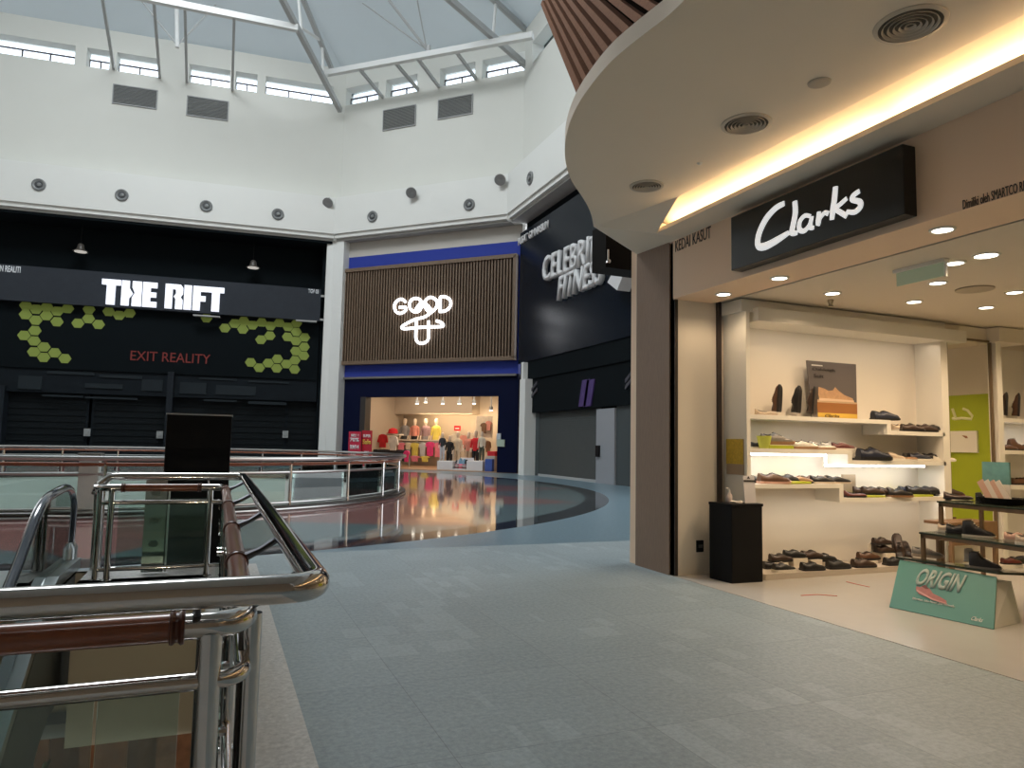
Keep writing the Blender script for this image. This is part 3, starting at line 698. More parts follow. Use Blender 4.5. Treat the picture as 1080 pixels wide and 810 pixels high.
mb = MB(); mb.fbox(FC, cu(632.5), cu(652), SW - .2, SW + .2, 0, 3.25); o = struct(mb.build('door_1', M('gym_door', (.30, .32, .35), .5)))
mb = MB(); mb.fbox(FC, cu(633.5), cu(637), SW - .28, SW - .2, 1.15, 1.65); mb.build('handle', black_matt, o)
pur = M('purple_band', (.07, .04, .17), .5)
mb = MB()
for x, s in ((616, 3), (611, 3.0)):
    ua, za = FC.px(x + 4, 401, SP + .11); ub, zb_ = FC.px(x - 0, 429, SP + .11)
    F = FC; w_ = SP + .06
    mb.prism([F(ua, w_, za), F(ua + .7, w_, za), F(ub + .7, w_, zb_), F(ub, w_, zb_)], FC.w * .06)
tag(mb.build('light_band', pur), 'slanted dim purple double band on the dark wall above the gym shutter', 'light band')
for xs, t in (((557, 424, 566, 412), 'left end'), ((659, 411, 669, 398), 'right end')):
    mb = MB()
    for dy in (0, -7):
        ua, za = FC.px(xs[0], xs[1] + dy, SP + .06); ub, zb_ = FC.px(xs[2], xs[3] + dy, SP + .06)
        mb.prism([FC(ua, SP + .06, za), FC(ub, SP + .06, zb_), FC(ub, SP + .06, zb_ + .16), FC(ua, SP + .06, za + .16)], FC.w * .06)
    tag(mb.build('light_band', M('grey_band', (.06, .06, .075), .5)), 'slanted dim grey double stripe on the dark bulkhead over the gym shutter, ' + t, 'light band')
# column between clothing shop and gym
mb = MB(); a = FC.px(546.5, 450, .5)[0]; mb.fbox(FC, a, a + .75, .55, 1.45, 0, 5.15); mb.fbox(FC, a, a + .25, .62, 1.45, 5.15, 6.1); struct(mb.build('trim_10', white_wall))
# bounding walls east
mb = MB(); mb.box((5.4, 8.45, 0), (20, 8.7, 14.3)); struct(mb.build('wall_clarks_end', facade_mat))

# ================================================================== RAILINGS
clear = glass('rail_glass', (.80, .90, .87), .04)
clear2 = glass('rail_glass_far', (.84, .93, .91), .05)
def arc(c, r, a0, a1, z, n):
    return [V((c[0] + r * math.cos(a0 + (a1 - a0) * k / n), c[1] + r * math.sin(a0 + (a1 - a0) * k / n), z)) for k in range(n + (0 if abs(a1 - a0) > 6.28 else 1))]
rr_ = empty('curved_railing', (VX, VY, 0), 'round chrome, timber and glass railing circling the far floor opening', 'railing')
R = VR + .12; NP = 28; c2 = (VX, VY)
for nm, z, r, dr, mt in (('chrome_handrail', 1.17, .050, .14, chrome_dull), ('timber_rail', 1.05, .040, 0, rail_wood), ('middle_rail', .86, .03, 0, chrome_dull), ('bottom_rail', .16, .03, 0, chrome_dull)):
    mb = MB(); mb.tube(arc(c2, R + dr, 0, 2 * PI, z, 112), r, 8, closed=True); mb.build(nm, mt, rr_, smooth=True)
for k in range(NP):
    t = 2 * PI * (k + .45) / NP; p = V((VX + R * math.cos(t), VY + R * math.sin(t), 0)); rd = V((math.cos(t), math.sin(t), 0))
    mb = MB(); mb.tube([p + V((0, 0, .06)), p + V((0, 0, 1.05))], .04, 8); mb.tube([p + V((0, 0, 1.05)), p + rd * .14 + V((0, 0, 1.14))], .02, 6); mb.build('post', chrome, rr_, smooth=True)
    t2 = 2 * PI * (k + 1.45) / NP
    a = V((VX + (R - .05) * math.cos(t + .012), VY + (R - .05) * math.sin(t + .012), 0)); b_ = V((VX + (R - .05) * math.cos(t2 - .012), VY + (R - .05) * math.sin(t2 - .012), 0))
    mb = MB(); n = V((-(b_ - a).y, (b_ - a).x, 0)).normalized() * .012
    mb.hexa([a + V((0, 0, .2)), b_ + V((0, 0, .2)), b_ + n + V((0, 0, .2)), a + n + V((0, 0, .2)), a + V((0, 0, .82)), b_ + V((0, 0, .82)), b_ + n + V((0, 0, .82)), a + n + V((0, 0, .82))])
    mb.build('glass_panel', clear2, rr_)
mb = MB()
for r0, r1, z0, z1 in ((VR - .02, VR + .3, -.0, .1),):
    for k in range(96):
        a, c = 2 * PI * k / 96, 2 * PI * (k + 1) / 96; p = lambda t, q_, z: (VX + q_ * math.cos(t), VY + q_ * math.sin(t), z)
        mb.hexa([p(a, r0, z0), p(c, r0, z0), p(c, r1, z0), p(a, r1, z0), p(a, r0, z1), p(c, r0, z1), p(c, r1, z1), p(a, r1, z1)])
mb.build('kerb', granite_dark, rr_)
mb = MB(); mb.tube(arc(c2, VR + .3, 0, 2 * PI, .03, 112), .03, 6, closed=True); mb.build('steel_skirt', chrome_dull, rr_, smooth=True)

# near railing round the escalator void: front run, side run, back run
nr_ = empty('near_railing', (0.1, 2.42, 0), 'chrome and timber railing in the foreground running round the escalator opening', 'railing')
YF, YB, XS = 2.42, 9.16, 0.11
def bend(pts, rad_, n=8):
    out = [V(pts[0])]
    for i in range(1, len(pts) - 1):
        a, b_, c = V(pts[i - 1]), V(pts[i]), V(pts[i + 1]); d0 = (a - b_).normalized(); d1 = (c - b_).normalized()
        p0 = b_ + d0 * rad_; p1 = b_ + d1 * rad_
        for k in range(n + 1):
            t = k / n; out.append(p0 * (1 - t) ** 2 + b_ * 2 * t * (1 - t) + p1 * t * t)
    out.append(V(pts[-1])); return out
XL = -4.5
CH = 1.150
mb = MB(); mb.tube(bend([(XL, 2.30, CH), (.315, 2.30, CH), (.315, 9.32, CH), (-1.02, 9.32, CH)], .12), .045, 16); mb.build('chrome_handrail', chrome, nr_, smooth=True)
# timber rail with chrome corner pieces
def rod(a, b_, r, nm, mt): m_ = MB(); m_.tube([a, b_], r, 16); return m_.build(nm, mt, nr_, smooth=True)
TZ = 1.03
rod((XL, YF, TZ), (-.075, YF, TZ), .043, 'timber_rail', rail_wood)
mb = MB(); mb.tube(bend([(-.075, YF, TZ), (XS, YF, TZ), (XS, 3.0, TZ)], .13), .040, 16); mb.build('chrome_elbow', chrome, nr_, smooth=True)
rod((XS, 2.95, TZ), (XS, 8.95, TZ), .043, 'timber_rail', rail_wood)
mb = MB(); mb.tube(bend([(XS, 8.95, TZ), (XS, YB, TZ), (-.17, YB, TZ)], .13), .040, 16); mb.build('chrome_elbow', chrome, nr_, smooth=True)
rod((-.17, YB, TZ), (-.98, YB, TZ), .043, 'timber_rail', rail_wood)
mb = MB(); mb.tube(bend([(-.98, YB, TZ), (-1.17, YB, TZ), (-1.27, YB + .3, TZ), (-1.27, YB + .9, TZ)], .10), .040, 16); mb.build('chrome_elbow', chrome, nr_, smooth=True)
mb = MB(); mb.tube(bend([(-1.02, 9.32, CH), (-1.12, 9.32, CH), (-1.22, 9.3, TZ + .02)], .06), .04, 12); mb.build('chrome_elbow', chrome, nr_, smooth=True)
ringm = M('rail_ring', (.10, .03, .015), .3)
def collar(p, ax):
    m_ = MB(); m_.lathe([(.040, -.022), (.050, -.020), (.053, -.012), (.045, -.004), (.045, .004), (.053, .012), (.050, .020), (.040, .022)], p, 22, axis=ax, ring=True); m_.build('collar', ringm, nr_, smooth=True)
collar((-.085, YF, TZ), (1, 0, 0)); collar((-.17, YB, TZ), (1, 0, 0)); collar((-.96, YB, TZ), (1, 0, 0))
arm = M('bracket_dark', (.10, .10, .11), .35, .8)
for y in (2.62, 3.6, 4.9, 6.6, 8.5):
    if y > 3: collar((XS, y, TZ), (0, 1, 0))
    m_ = MB()
    m_.tube([(XS + .03, y, TZ + .02), (XS + .10, y + .04, TZ + .045), (.315, y + .12, CH - .02)], [.022, .016, .02], 8); m_.build('bracket', arm, nr_, smooth=True)
for x in (-.032, ):
    m_ = MB(); m_.tube([(x, YF, TZ + .03), (x, 2.31, CH - .02)], .012, 8); m_.build('bracket', arm, nr_, smooth=True)
m_ = MB(); m_.tube([(-.08, YB, TZ + .03), (-.08, 9.31, CH - .02)], .014, 8); m_.build('bracket', chrome, nr_, smooth=True)
MZ = .865
mb = MB(); mb.tube(bend([(XL, YF, MZ), (XS, YF, MZ), (XS, 9.1, MZ), (XS, YB, MZ), (-1.17, YB, MZ), (-1.27, YB + .9, MZ)], .10), .027, 14); mb.build('middle_rail', chrome, nr_, smooth=True)
mb = MB(); mb.tube([(XS, YF + .2, .13), (XS, YB, .13)], .025, 12); mb.tube([(XS, YB, .13), (-1.17, YB, .13)], .025, 12); mb.build('bottom_rail', chrome, nr_, smooth=True)
for (x, y) in [(.008, YF), (XS + .025, YF + .22), (-2.2, YF), (XS, 4.1), (XS, 5.7), (XS, 7.3), (XS, YB - .13), (-.03 - .02, YB), (-1.07, YB), (-1.19, YB + .05), (-1.27, YB + .85)]:
    m_ = MB(); m_.tube([(x, y, -.0), (x, y, TZ - .02)], .037 if y < 3 else .033, 16); m_.lathe([(.036, 0), (.06, .0), (.06, .012), (.036, .02)], (x, y, .003), 18)
    m_.build('post', chrome, nr_, smooth=True)
for (a, b_) in (((XS - .06, 2.75), (XS - .06, 4.05)), ((XS - .06, 4.15), (XS - .06, 5.65)), ((XS - .06, 5.75), (XS - .06, 7.25)), ((XS - .06, 7.35), (XS - .06, 9.0))):
    m_ = MB(); m_.box((a[0] - .006, a[1], .17), (a[0] + .006, b_[1], .83)); m_.build('glass_panel', clear, nr_)
for (x0, x1) in ((-4.4, -2.25), (-2.15, -.30), (-.29, -.07)):
    m_ = MB(); m_.box((x0, YF + .055, -.25), (x1, YF + .067, .83)); m_.build('glass_panel', clear, nr_)
m_ = MB(); m_.box((-1.0, YB + .05, .17), (-.1, YB + .062, .83)); m_.build('glass_panel', clear, nr_)
m_ = MB()
for z in (.25, .55, .78):
    for y in (2.85, 4.02, 4.2, 5.6, 5.8): m_.tube([(XS - .075, y, z), (XS - .03, y, z)], .016, 8)
m_.build('glass_clamps', chrome, nr_)
# stainless edge strip of the slab under the near corner
mb = MB(); mb.box((-.03, 2.28, -.14), (.0, 9.05, .015)); struct(mb.build('trim_11', M('edge_metal', (.55, .54, .5), .3, .8)))

# ================================================================== ESCALATOR
es = empty('escalator', (-2.2, 9.4, 0), 'escalator with chrome handrail and glass side going down at the left edge', 'escalator')
XE = -1.60
path = [(10.14, .275), (10.18, .45), (10.18, .74), (10.0, .92), (9.675, .994), (9.25, .994), (8.65, .95), (8.28, .83), (8.02, .67), (7.69, .45), (7.1, .11), (6.2, -.41), (5.0, -1.10), (3.6, -1.91), (2.0, -2.83)]
hm = M('handrail_rubber', (.045, .055, .075), .16, 0, coat=.8)
for x, nm in ((XE, 'handrail'), (XE - 1.35, 'handrail')):
    pts = [V((x, y, z)) for y, z in path]; out = []
    for i in range(len(pts) - 1):
        p0 = pts[max(i - 1, 0)]; p1 = pts[i]; p2 = pts[i + 1]; p3 = pts[min(i + 2, len(pts) - 1)]
        for k in range(4):
            t = k / 4; out.append(.5 * ((2 * p1) + (p2 - p0) * t + (2 * p0 - 5 * p1 + 4 * p2 - p3) * t * t + (3 * p1 - p0 - 3 * p2 + p3) * t ** 3))
    out.append(pts[-1])
    mb = MB(); mb.tube(out, .048, 12); mb.build(nm, hm, es, smooth=True)
    mb = MB(); n = len(out)
    lo = [V((x, p.y, min(.12, (p.y - 8.7) * .60 + .12))) for p in out]
    sel = [i for i in range(2, n) if out[i].z > lo[i].z + .05]
    for a, b_ in zip(sel[:-1], sel[1:]):
        A, B, C_, D_ = lo[a], lo[b_], out[b_], out[a]; e = V((.012, 0, 0))
        mb.hexa([A, B, B + e, A + e, D_ - V((0, 0, .03)), C_ - V((0, 0, .03)), C_ + e - V((0, 0, .03)), D_ + e - V((0, 0, .03))])
    mb.build('glass_balustrade', clear, es)
def slope(y): return min(.0, (y - 8.7) * .62)
ys = [10.2, 8.9, 8.5, 1.5]
stl = M('escalator_steel', (.42, .46, .46), .3, .85, var=.06, scale=3)
for x0, x1, nm in ((XE - .26, XE + .12, 'inner_deck'), (XE - 1.5, XE - 1.2, 'inner_deck')):
    mb = MB()
    for a, b_ in zip(ys[:-1], ys[1:]):
        za, zb_ = slope(a) + .12, slope(b_) + .12
        mb.hexa([(x0, b_, zb_ - .15), (x1, b_, zb_ - .15), (x1, a, za - .15), (x0, a, za - .15), (x0, b_, zb_), (x1, b_, zb_), (x1, a, za), (x0, a, za)])
    mb.build(nm, stl, es)
mb = MB()
for a, b_ in zip(ys[:-1], ys[1:]):
    za, zb_ = slope(a), slope(b_)
    mb.hexa([(XE + .06, b_, zb_ - 1.3), (XE + .12, b_, zb_ - 1.3), (XE + .12, a, za - 1.3), (XE + .06, a, za - 1.3), (XE + .06, b_, zb_), (XE + .12, b_, zb_), (XE + .12, a, za), (XE + .06, a, za)])
mb.build('side_cladding', M('escalator_side', (.09, .10, .09), .45), es)
mb = MB()
for k in range(26):
    y1 = 8.6 - .4 * k; z1 = -.248 * max(0, k)
    mb.box((XE - 1.2, y1 - .4, z1 - .25), (XE - .27, y1, z1 + .01))
stp_ = mb.build('steps', M('escalator_steps', (.16, .17, .17), .4, .7, var=.3, scale=60, stretch=(1, .02, .02)), es)
mb = MB(); mb.box((XE - 1.2, 8.6, -.02), (XE - .27, 10.1, .014)); mb.build('landing_plate', M('landing_plate', (.40, .44, .43), .35, .8, var=.2, scale=40, stretch=(1, .05, 1)), es)
mb = MB(); mb.box((XE - 1.2, 8.58, .0), (XE - .27, 8.70, .018)); mb.build('comb_strip', M('yellow_strip', (.45, .48, .20), .5), es)
mb = MB(); mb.lathe([(.10, 0), (.11, .25), (.06, .32)], (XE, 10.15, .0), 12, sx=.8, sy=1.6); mb.build('newel_base', stl, es, smooth=True)

# short curved guard bar beside the escalator, black display board, steel post
o = empty('guard_bar', (-1.33, 9.8, 0), 'short curved steel guard bar between escalator and railing', 'guard bar')
mb = MB(); mb.tube([(-1.33, 10.0, .50), (-1.34, 9.98, .9), (-1.33, 9.8, .97), (-1.3, 9.5, .95)], .02, 10); mb.build('bar', chrome, o, smooth=True)
mb = MB(); mb.tube([(-1.33, 10.0, 0), (-1.33, 10.0, .55)], .025, 10); mb.build('stem', chrome, o, smooth=True)
xa = on(176, 440, 'y', 9.95).x; xb = on(245, 440, 'y', 9.95).x
KZ = on(210, 438, 'y', 9.95).z
o = empty('display_board', ((xa + xb) / 2, 10.0, 0), 'tall black free-standing display board behind the back run of the railing', 'display board')
mb = MB(); mb.box((xa, 9.95, .04), (xb, 10.35, KZ)); mb.build('body', black_matt, o, bevel=.008)
mb = MB(); mb.box((xa - .01, 9.94, KZ), (xb + .01, 10.36, KZ + .018)); mb.build('top_edge', steel_grey, o)
mb = MB(); mb.box((xa + .02, 9.93, .0), (xb - .2, 9.95, .85)); mb.build('lower_panel', M('screen_green', (.055, .07, .065), .12, var=.1, scale=3), o)
mb = MB(); mb.box((xa + .02, 9.98, 0), (xb - .02, 10.3, .045)); mb.build('plinth', black_matt, o)
xc = on(160, 600, 'y', 9.5).x
o = empty('steel_pylon', (xc, 9.5, 0), 'flat brushed steel post standing left of the black display board', 'post')
mb = MB(); pts = [(xc - .115, 9.5, .02), (xc + .115, 9.5, .02), (xc + .115, 9.5, 1.05)] + [(xc + .115 * math.cos(t), 9.5, 1.08 + .115 * math.sin(t)) for t in [k * PI / 8 for k in range(9)]] + [(xc - .115, 9.5, 1.05)]
mb.prism(pts, (0, .05, 0)); mb.build('blade', M('pylon_steel', (.34, .38, .36), .25, .7), o)
mb = MB()
for z in (.35, .62, .95): mb.lathe([(.0, 0), (.05, 0), (.045, .02), (0, .02)], (xc, 9.5, z), 14, axis=(0, -1, 0), sx=1.1, sy=.8)
mb.build('sensor_discs', M('sensor_disc', (.16, .19, .17), .3), o)
mb = MB(); mb.box((xc + .13, 9.5, .02), (xc + .15, 9.53, 1.05)); mb.build('edge_strip', M('edge_white', (.7, .75, .72), .4), o)
pa = V((VX + .75, VY - VR - .25, 0))
pa = on(91, 546, 'z', 0); 
o = empty('rail_pier', (pa.x, pa.y - .1, 0), 'pale boxed pier interrupting the round railing above the escalator handrail', 'pier')
mb = MB(); mb.box((pa.x - .17, pa.y - .15, .0), (pa.x + .17, pa.y + .25, 1.22)); mb.build('body', M('pier_white', (.62, .68, .65), .5, var=.15, scale=3), o, bevel=.01)
mb = MB(); mb.box((pa.x - .2, pa.y - .2, 1.22), (pa.x + .2, pa.y + .3, 1.27)); mb.build('cap', chrome_dull, o)

# lower level, seen through the glass: railing, plant, lit shopfront
lr = empty('lower_railing', (-2, 12.2, -5), 'dark chrome railing of the level below, seen through the foreground glass', 'railing')
for z, r in ((-3.88, .05), (-4.2, .03), (-4.9, .03)):
    mb = MB(); mb.tube([(-8, 12.2, z), (8, 12.2, z)], r, 10); mb.build('rail', chrome, lr, smooth=True)
for k in range(8):
    x = -6.6 + 1.45 * k; mb = MB(); mb.tube([(x, 12.2, -5), (x, 12.2, -3.9)], .045, 10); mb.build('post', chrome, lr, smooth=True)
pt = empty('potted_plant', (-2.3, 13.2, -5), 'small dark bushy plant on the level below behind the lower railing', 'plant')
mb = MB()
for k in range(90):
    t = random.random() * 6.28; el = random.random() * 1.4; L = .15 + .25 * random.random(); d = V((math.cos(t) * math.cos(el), math.sin(t) * math.cos(el), math.sin(el)))
    p = V((-2.3, 13.2, -3.9)) + d * L * .3; q2 = p + d * L; s_ = d.cross(V((0, 0, 1))).normalized() * .03
    mb.hexa([p - s_ * .2, p + s_ * .2, p + s_ * .2 + V((0, 0, .01)), p - s_ * .2 + V((0, 0, .01)), q2 - s_, q2 + s_, q2 + s_ + V((0, 0, .01)), q2 - s_ + V((0, 0, .01))])
mb.build('foliage', M('foliage', (.03, .05, .02), .6), pt)
mb = MB(); mb.lathe([(.2, -5), (.3, -4.3), (.33, -3.95), (.28, -3.95), (0, -4.0)], (-2.3, 13.2, 0), 18); mb.build('pot', M('pot', (.05, .045, .04), .5), pt, smooth=True)
for k in range(3):
    c = V((-2.6 + 2.2 * k, 14.2, -1.85)); light('AREA', c, 25, orange_w, .3, name='lower_downlight')
    mb = MB(); mb.lathe([(0, 0), (.1, 0), (.1, .04), (0, .04)], c + V((0, 0, .03)), 14)
    tag(mb.build('downlight', E('down_glow', (1, .85, .6), 5)), 'round ceiling downlight on the level below', 'ceiling light', 'downlights on the level below')
mb = MB()
for k in range(9): mb.box((-6 + 1.3 * k, 15.8, -4.9), (-5.2 + 1.3 * k, 15.95, -2.4))
tag(mb.build('display_wall', M('lower_display', (.14, .07, .035), .5, var=.7, scale=4)), 'brown shopfront panels on the level below', 'wall panel')

# ================================================================== GOODS IN THE CLOTHING SHOP
def gp(px, py, d): u, z = FG.px(px, py, SPW + d); return u, z
def cloth(name, col, var=.25): return M('cloth_' + name, col, .8, var=var, scale=4)
PAL = {'red': (.62, .02, .03), 'white': (.75, .70, .64), 'pink': (.78, .22, .30), 'yellow': (.72, .60, .12), 'grey': (.28, .27, .28), 'charcoal': (.035, .035, .04), 'salmon': (.70, .28, .22),
       'magenta': (.75, .05, .22), 'palegrey': (.55, .56, .60), 'beige': (.62, .48, .34), 'black': (.012, .012, .015), 'olive': (.07, .08, .055), 'cream': (.72, .62, .48), 'blue': (.05, .10, .38), 'lightblue': (.18, .34, .48), 'brown': (.20, .10, .05), 'mauve': (.35, .22, .24)}
skin = M('mannequin_skin', (.78, .66, .54), .5)
def tshirt(u, z, d, w_, h, col, name='hanging_top', label='', group=None, long=False):
    W = w_ / 2; sl = h * .62 if long else h * .34
    pts = [(-W * .62, 0), (W * .62, 0), (W * .66, h * .66), (W * .82, h - sl - .02), (W * 1.12, h - sl + .04), (W * .78, h * .93), (W * .25, h), (-W * .25, h), (-W * .78, h * .93), (-W * 1.12, h - sl + .04), (-W * .82, h - sl - .02), (-W * .66, h * .66)]
    o = empty(name, FG(u, SPW + d, z), label, 'garment', group)
    mb = MB(); mb.prism([FG(u + a, SPW + d - .06, z + b_) for a, b_ in pts], FG.w * .12); mb.build('cloth', cloth(col, PAL[col]), o, bevel=.015)
    mb = MB(); mb.tube([FG(u - W * .5, SPW + d, z + h * .96), FG(u, SPW + d, z + h * 1.03), FG(u + W * .5, SPW + d, z + h * .96)], .015, 6); mb.tube([FG(u, SPW + d, z + h * 1.03), FG(u, SPW + d, z + h * 1.12)], .012, 6); mb.build('hanger', steel_grey, o)
    return o
def mannequin(u, z, d, h, top, bottom, label, full=True, group=None):
    """h = total height (full) or torso height"""
    o = empty('mannequin', FG(u, SPW + d, z), label, 'mannequin', group)
    s = h / (1.78 if full else .98); b0 = 0 if full else -.80
    def P(a, b_, c): return FG(u + a * s, SPW + d + b_ * s, z + (c + b0) * s)
    def L(secs, nm, mt):
        mb = MB(); mb.loft([[P(cx + rx * math.cos(t), cy + ry * math.sin(t), zz) for t in [2 * PI * k / 12 for k in range(12)]] for (zz, rx, ry, cx, cy) in secs]); return mb.build(nm, mt, o, smooth=True)
    L([(1.42, .05, .05, 0, 0), (1.50, .05, .05, 0, 0), (1.56, .075, .09, 0, 0), (1.66, .085, .10, 0, 0), (1.74, .07, .085, 0, 0), (1.78, .02, .03, 0, 0)], 'head', skin)
    L([(.86, .16, .11, 0, 0), (.98, .145, .10, 0, 0), (1.12, .14, .10, 0, 0), (1.28, .19, .115, 0, 0), (1.38, .20, .10, 0, 0), (1.44, .11, .07, 0, 0)], 'top', cloth(top, PAL[top]))
    for sg_ in (-1, 1):
        mb = MB(); mb.tube([P(sg_ * .17, 0, 1.37), P(sg_ * .21, .0, 1.18), P(sg_ * .22, -.04, .98)], [.055 * s, .05 * s, .04 * s], 8); mb.build('sleeve', cloth(top, PAL[top]), o, smooth=True)
        mb = MB(); mb.tube([P(sg_ * .22, -.04, .99), P(sg_ * .21, -.10, .80)], [.03 * s, .025 * s], 8); mb.build('forearm', skin, o, smooth=True)
    if full:
        for sg_ in (-1, 1):
            mb = MB(); mb.tube([P(sg_ * .085, 0, .92), P(sg_ * .095, 0, .5), P(sg_ * .10, .01, .10)], [.095 * s, .075 * s, .06 * s], 10); mb.build('trouser_leg', cloth(bottom, PAL[bottom]), o, smooth=True)
            mb = MB(); mb.tube([P(sg_ * .10, .03, .07), P(sg_ * .11, -.15, .03)], [.045 * s, .03 * s], 8); mb.build('foot', M('shoe_white', (.6, .6, .6), .5), o, smooth=True)
        mb = MB(); mb.lathe([(0, 0), (.16 * s, 0), (.16 * s, .015), (0, .02)], P(0, 0, 0), 16); mb.build('base', steel_grey, o)
    else:
        L([(.80, .16, .12, 0, 0), (.90, .165, .115, 0, 0), (.955, .15, .105, 0, 0)], 'bottom_wear', cloth(bottom, PAL[bottom]))
    return o
# long wall shelf with four half mannequins and a rail below it
D1 = 6.6
def shelf(u0, u1, z, d, dep, label, th=.1, nm='wall_shelf'):
    mb = MB(); mb.fbox(FG, u0, u1, SPW + d, SPW + d + dep, z - th, z); return tag(mb.build(nm, M('good_shelf', (.75, .68, .58), .5)), label, 'shelf')
z1 = gp(440, 463.5, D1)[1]; ua = gp(419, 463, D1)[0]; ub = gp(465, 463, D1)[0]
mb = MB(); t0, t1 = gp(385, 440, D1 - .1), gp(500, 437, D1 - .1)
mb.fbox(FG, t0[0] - .5, gp(499, 440, D1 - .1)[0], SPW + D1 - .3, SPW + D, gp(440, 437, D1)[1], cz); struct(mb.build('trim_12', gin))
shelf(ua, ub, z1, D1 - .2, D - D1 + .2, 'long pale wall shelf carrying four half mannequins')
for px, w1, top, bot, t in ((427, 10, 'grey', 'charcoal', 'in an open grey jacket, leftmost of four'), (437.5, 10, 'salmon', 'black', 'in a salmon top and black bottoms, second of four'), (449, 9, 'mauve', 'grey', 'in a patterned mauve top, third of four'), (460, 9, 'yellow', 'yellow', 'in a bright yellow top, rightmost of four')):
    u, zt_ = gp(px, 441, D1 + .1); mannequin(u, z1, D1 + .15, zt_ - z1, top, bot, 'half mannequin ' + t + ' on the long shelf', False)
mb = MB(); za = gp(440, 466.5, D1 - .1)[1]; mb.tube([FG(ua, SPW + D1 - .1, za), FG(ub, SPW + D1 - .1, za)], .04, 8); tag(mb.build('clothes_rail', steel_grey), 'dark hanging rail under the long mannequin shelf', 'clothes rail')
for px, col, lab, wpx, yb, yt in ((423, 'pink', 'soft pink', 9, 475, 467), (430.5, 'cream', 'cream', 7, 474, 467), (437.5, 'yellow', 'yellow', 9, 481, 467), (445.5, 'palegrey', 'pale grey', 8, 481, 467), (453.5, 'magenta', 'magenta', 10, 481, 466), (461.5, 'pink', 'rose pink', 8, 482, 467)):
    u, zb_ = gp(px, yb, D1 - .2); zt_ = gp(px, yt, D1 - .2)[1]; w_ = gp(px + wpx / 2, yb, D1 - .2)[0] - gp(px - wpx / 2, yb, D1 - .2)[0]
    tshirt(u, zb_, D1 - .2, w_, zt_ - zb_, col, label=lab + ' top hanging under the long mannequin shelf', group='tops on the wall rail')
# side shelves, hats and small red box signs at left
shelf(gp(385, 452, D1)[0], gp(398, 452, D1)[0], gp(390, 452, D1)[1], D1, .8, 'short pale shelf at the upper left of the clothing shop')
shelf(gp(407, 457.5, D1 - 2.5)[0], gp(421, 457.5, D1 - 2.5)[0], gp(415, 457.5, D1 - 2.5)[1], D1 - 2.5, .6, 'white display ledge holding a dark red cap')
for (px, py, d, col, lab) in ((392, 450.5, D1 + .3, 'brown', 'brown bag on the short upper left shelf'), (414.5, 455.8, D1 - 2.2, 'red', 'dark red cap on the white display ledge')):
    u, z = gp(px, py, d); o = empty('cap', FG(u, SPW + d, z), lab, 'accessory')
    mb = MB(); mb.lathe([(.32, 0), (.34, .12), (.28, .3), (.1, .38), (0, .38)], FG(u, SPW + d, z - .1), 14, sx=1, sy=.8); mb.build('crown', cloth(col, PAL[col]), o, smooth=True)
    mb = MB(); mb.lathe([(0, 0), (.36, 0), (.36, .04), (0, .04)], FG(u, SPW + d - .16, z - .1), 14); mb.build('brim', cloth(col, PAL[col]), o)
def placard(px0, px1, py0, py1, d, col, label, lines=0):
    u0, z1_ = gp(px0, py0, d); u1, z0_ = gp(px1, py1, d); o = empty('promotion_sign', FG((u0 + u1) / 2, SPW + d, z0_), label, 'sign')
    mb = MB(); mb.fbox(FG, u0, u1, SPW + d, SPW + d + .06, z0_, z1_); mb.build('panel', cloth(col, PAL[col], .03), o)
    mb = MB()
    for k in range(lines):
        zz = z1_ - (z1_ - z0_) * (k + 1) / (lines + 1); mb.fbox(FG, u0 + (u1 - u0) * .2, u1 - (u1 - u0) * .2, SPW + d - .02, SPW + d, zz - .05, zz + .04)
    if lines: mb.build('lettering_strips', M('placard_white', (.8, .75, .7), .5), o)
    return o
placard(398.5, 407.5, 448, 453, D1, 'red', 'small red sign between the upper left shelf and the mannequins', 2)
placard(479, 485.5, 449, 454.5, D1, 'red', 'small red sign high on the back wall behind the right-hand clothes', 1)
# two red standing banners at the entrance
def banner(px0, px1, py0, py1, d, items, label, tone):
    u0, z1_ = gp(px0, py0, d); u1 = gp(px1, py0, d)[0]
    o = empty('banner_stand', FG((u0 + u1) / 2, SPW + d, 0), label, 'banner')
    mb = MB(); mb.fbox(FG, u0, u1, SPW + d, SPW + d + .04, .15, z1_); mb.build('panel', M('banner_' + tone, (.55, .02, .06) if tone == 'a' else (.50, .02, .04), .5), o)
    mb = MB(); mb.fbox(FG, u0 - .03, u1 + .03, SPW + d - .15, SPW + d + .2, 0, .15); mb.build('foot', steel_grey, o)
    for s, fa, fb, fc, fd, mt in items:
        text('lettering', s, FG(u0 + (u1 - u0) * fa, SPW + d, z1_ * fc), FG.u, up, (u1 - u0) * (fb - fa), z1_ * (fd - fc), mt, o, .01, .03)
bw = M('banner_white', (.85, .85, .85), .5); by = M('banner_yellow', (.85, .6, .1), .5)
banner(368, 381, 455, 480, -1.0, [('BELI 1', .2, .8, .86, .93, bw), ('70%', .1, .85, .72, .83, bw), ('RM14', .15, .85, .52, .64, bw), ('50', .2, .6, .30, .42, bw)], 'red standing sale banner, left one of the pair at the clothing shop entrance', 'a')
banner(382, 392.5, 454, 480, -.8, [('SUPER', .12, .88, .82, .90, bw), ('Sale', .08, .92, .64, .77, by), ('5%', .25, .75, .34, .46, bw)], 'red standing banner with yellow Sale lettering, right one of the pair', 'b')
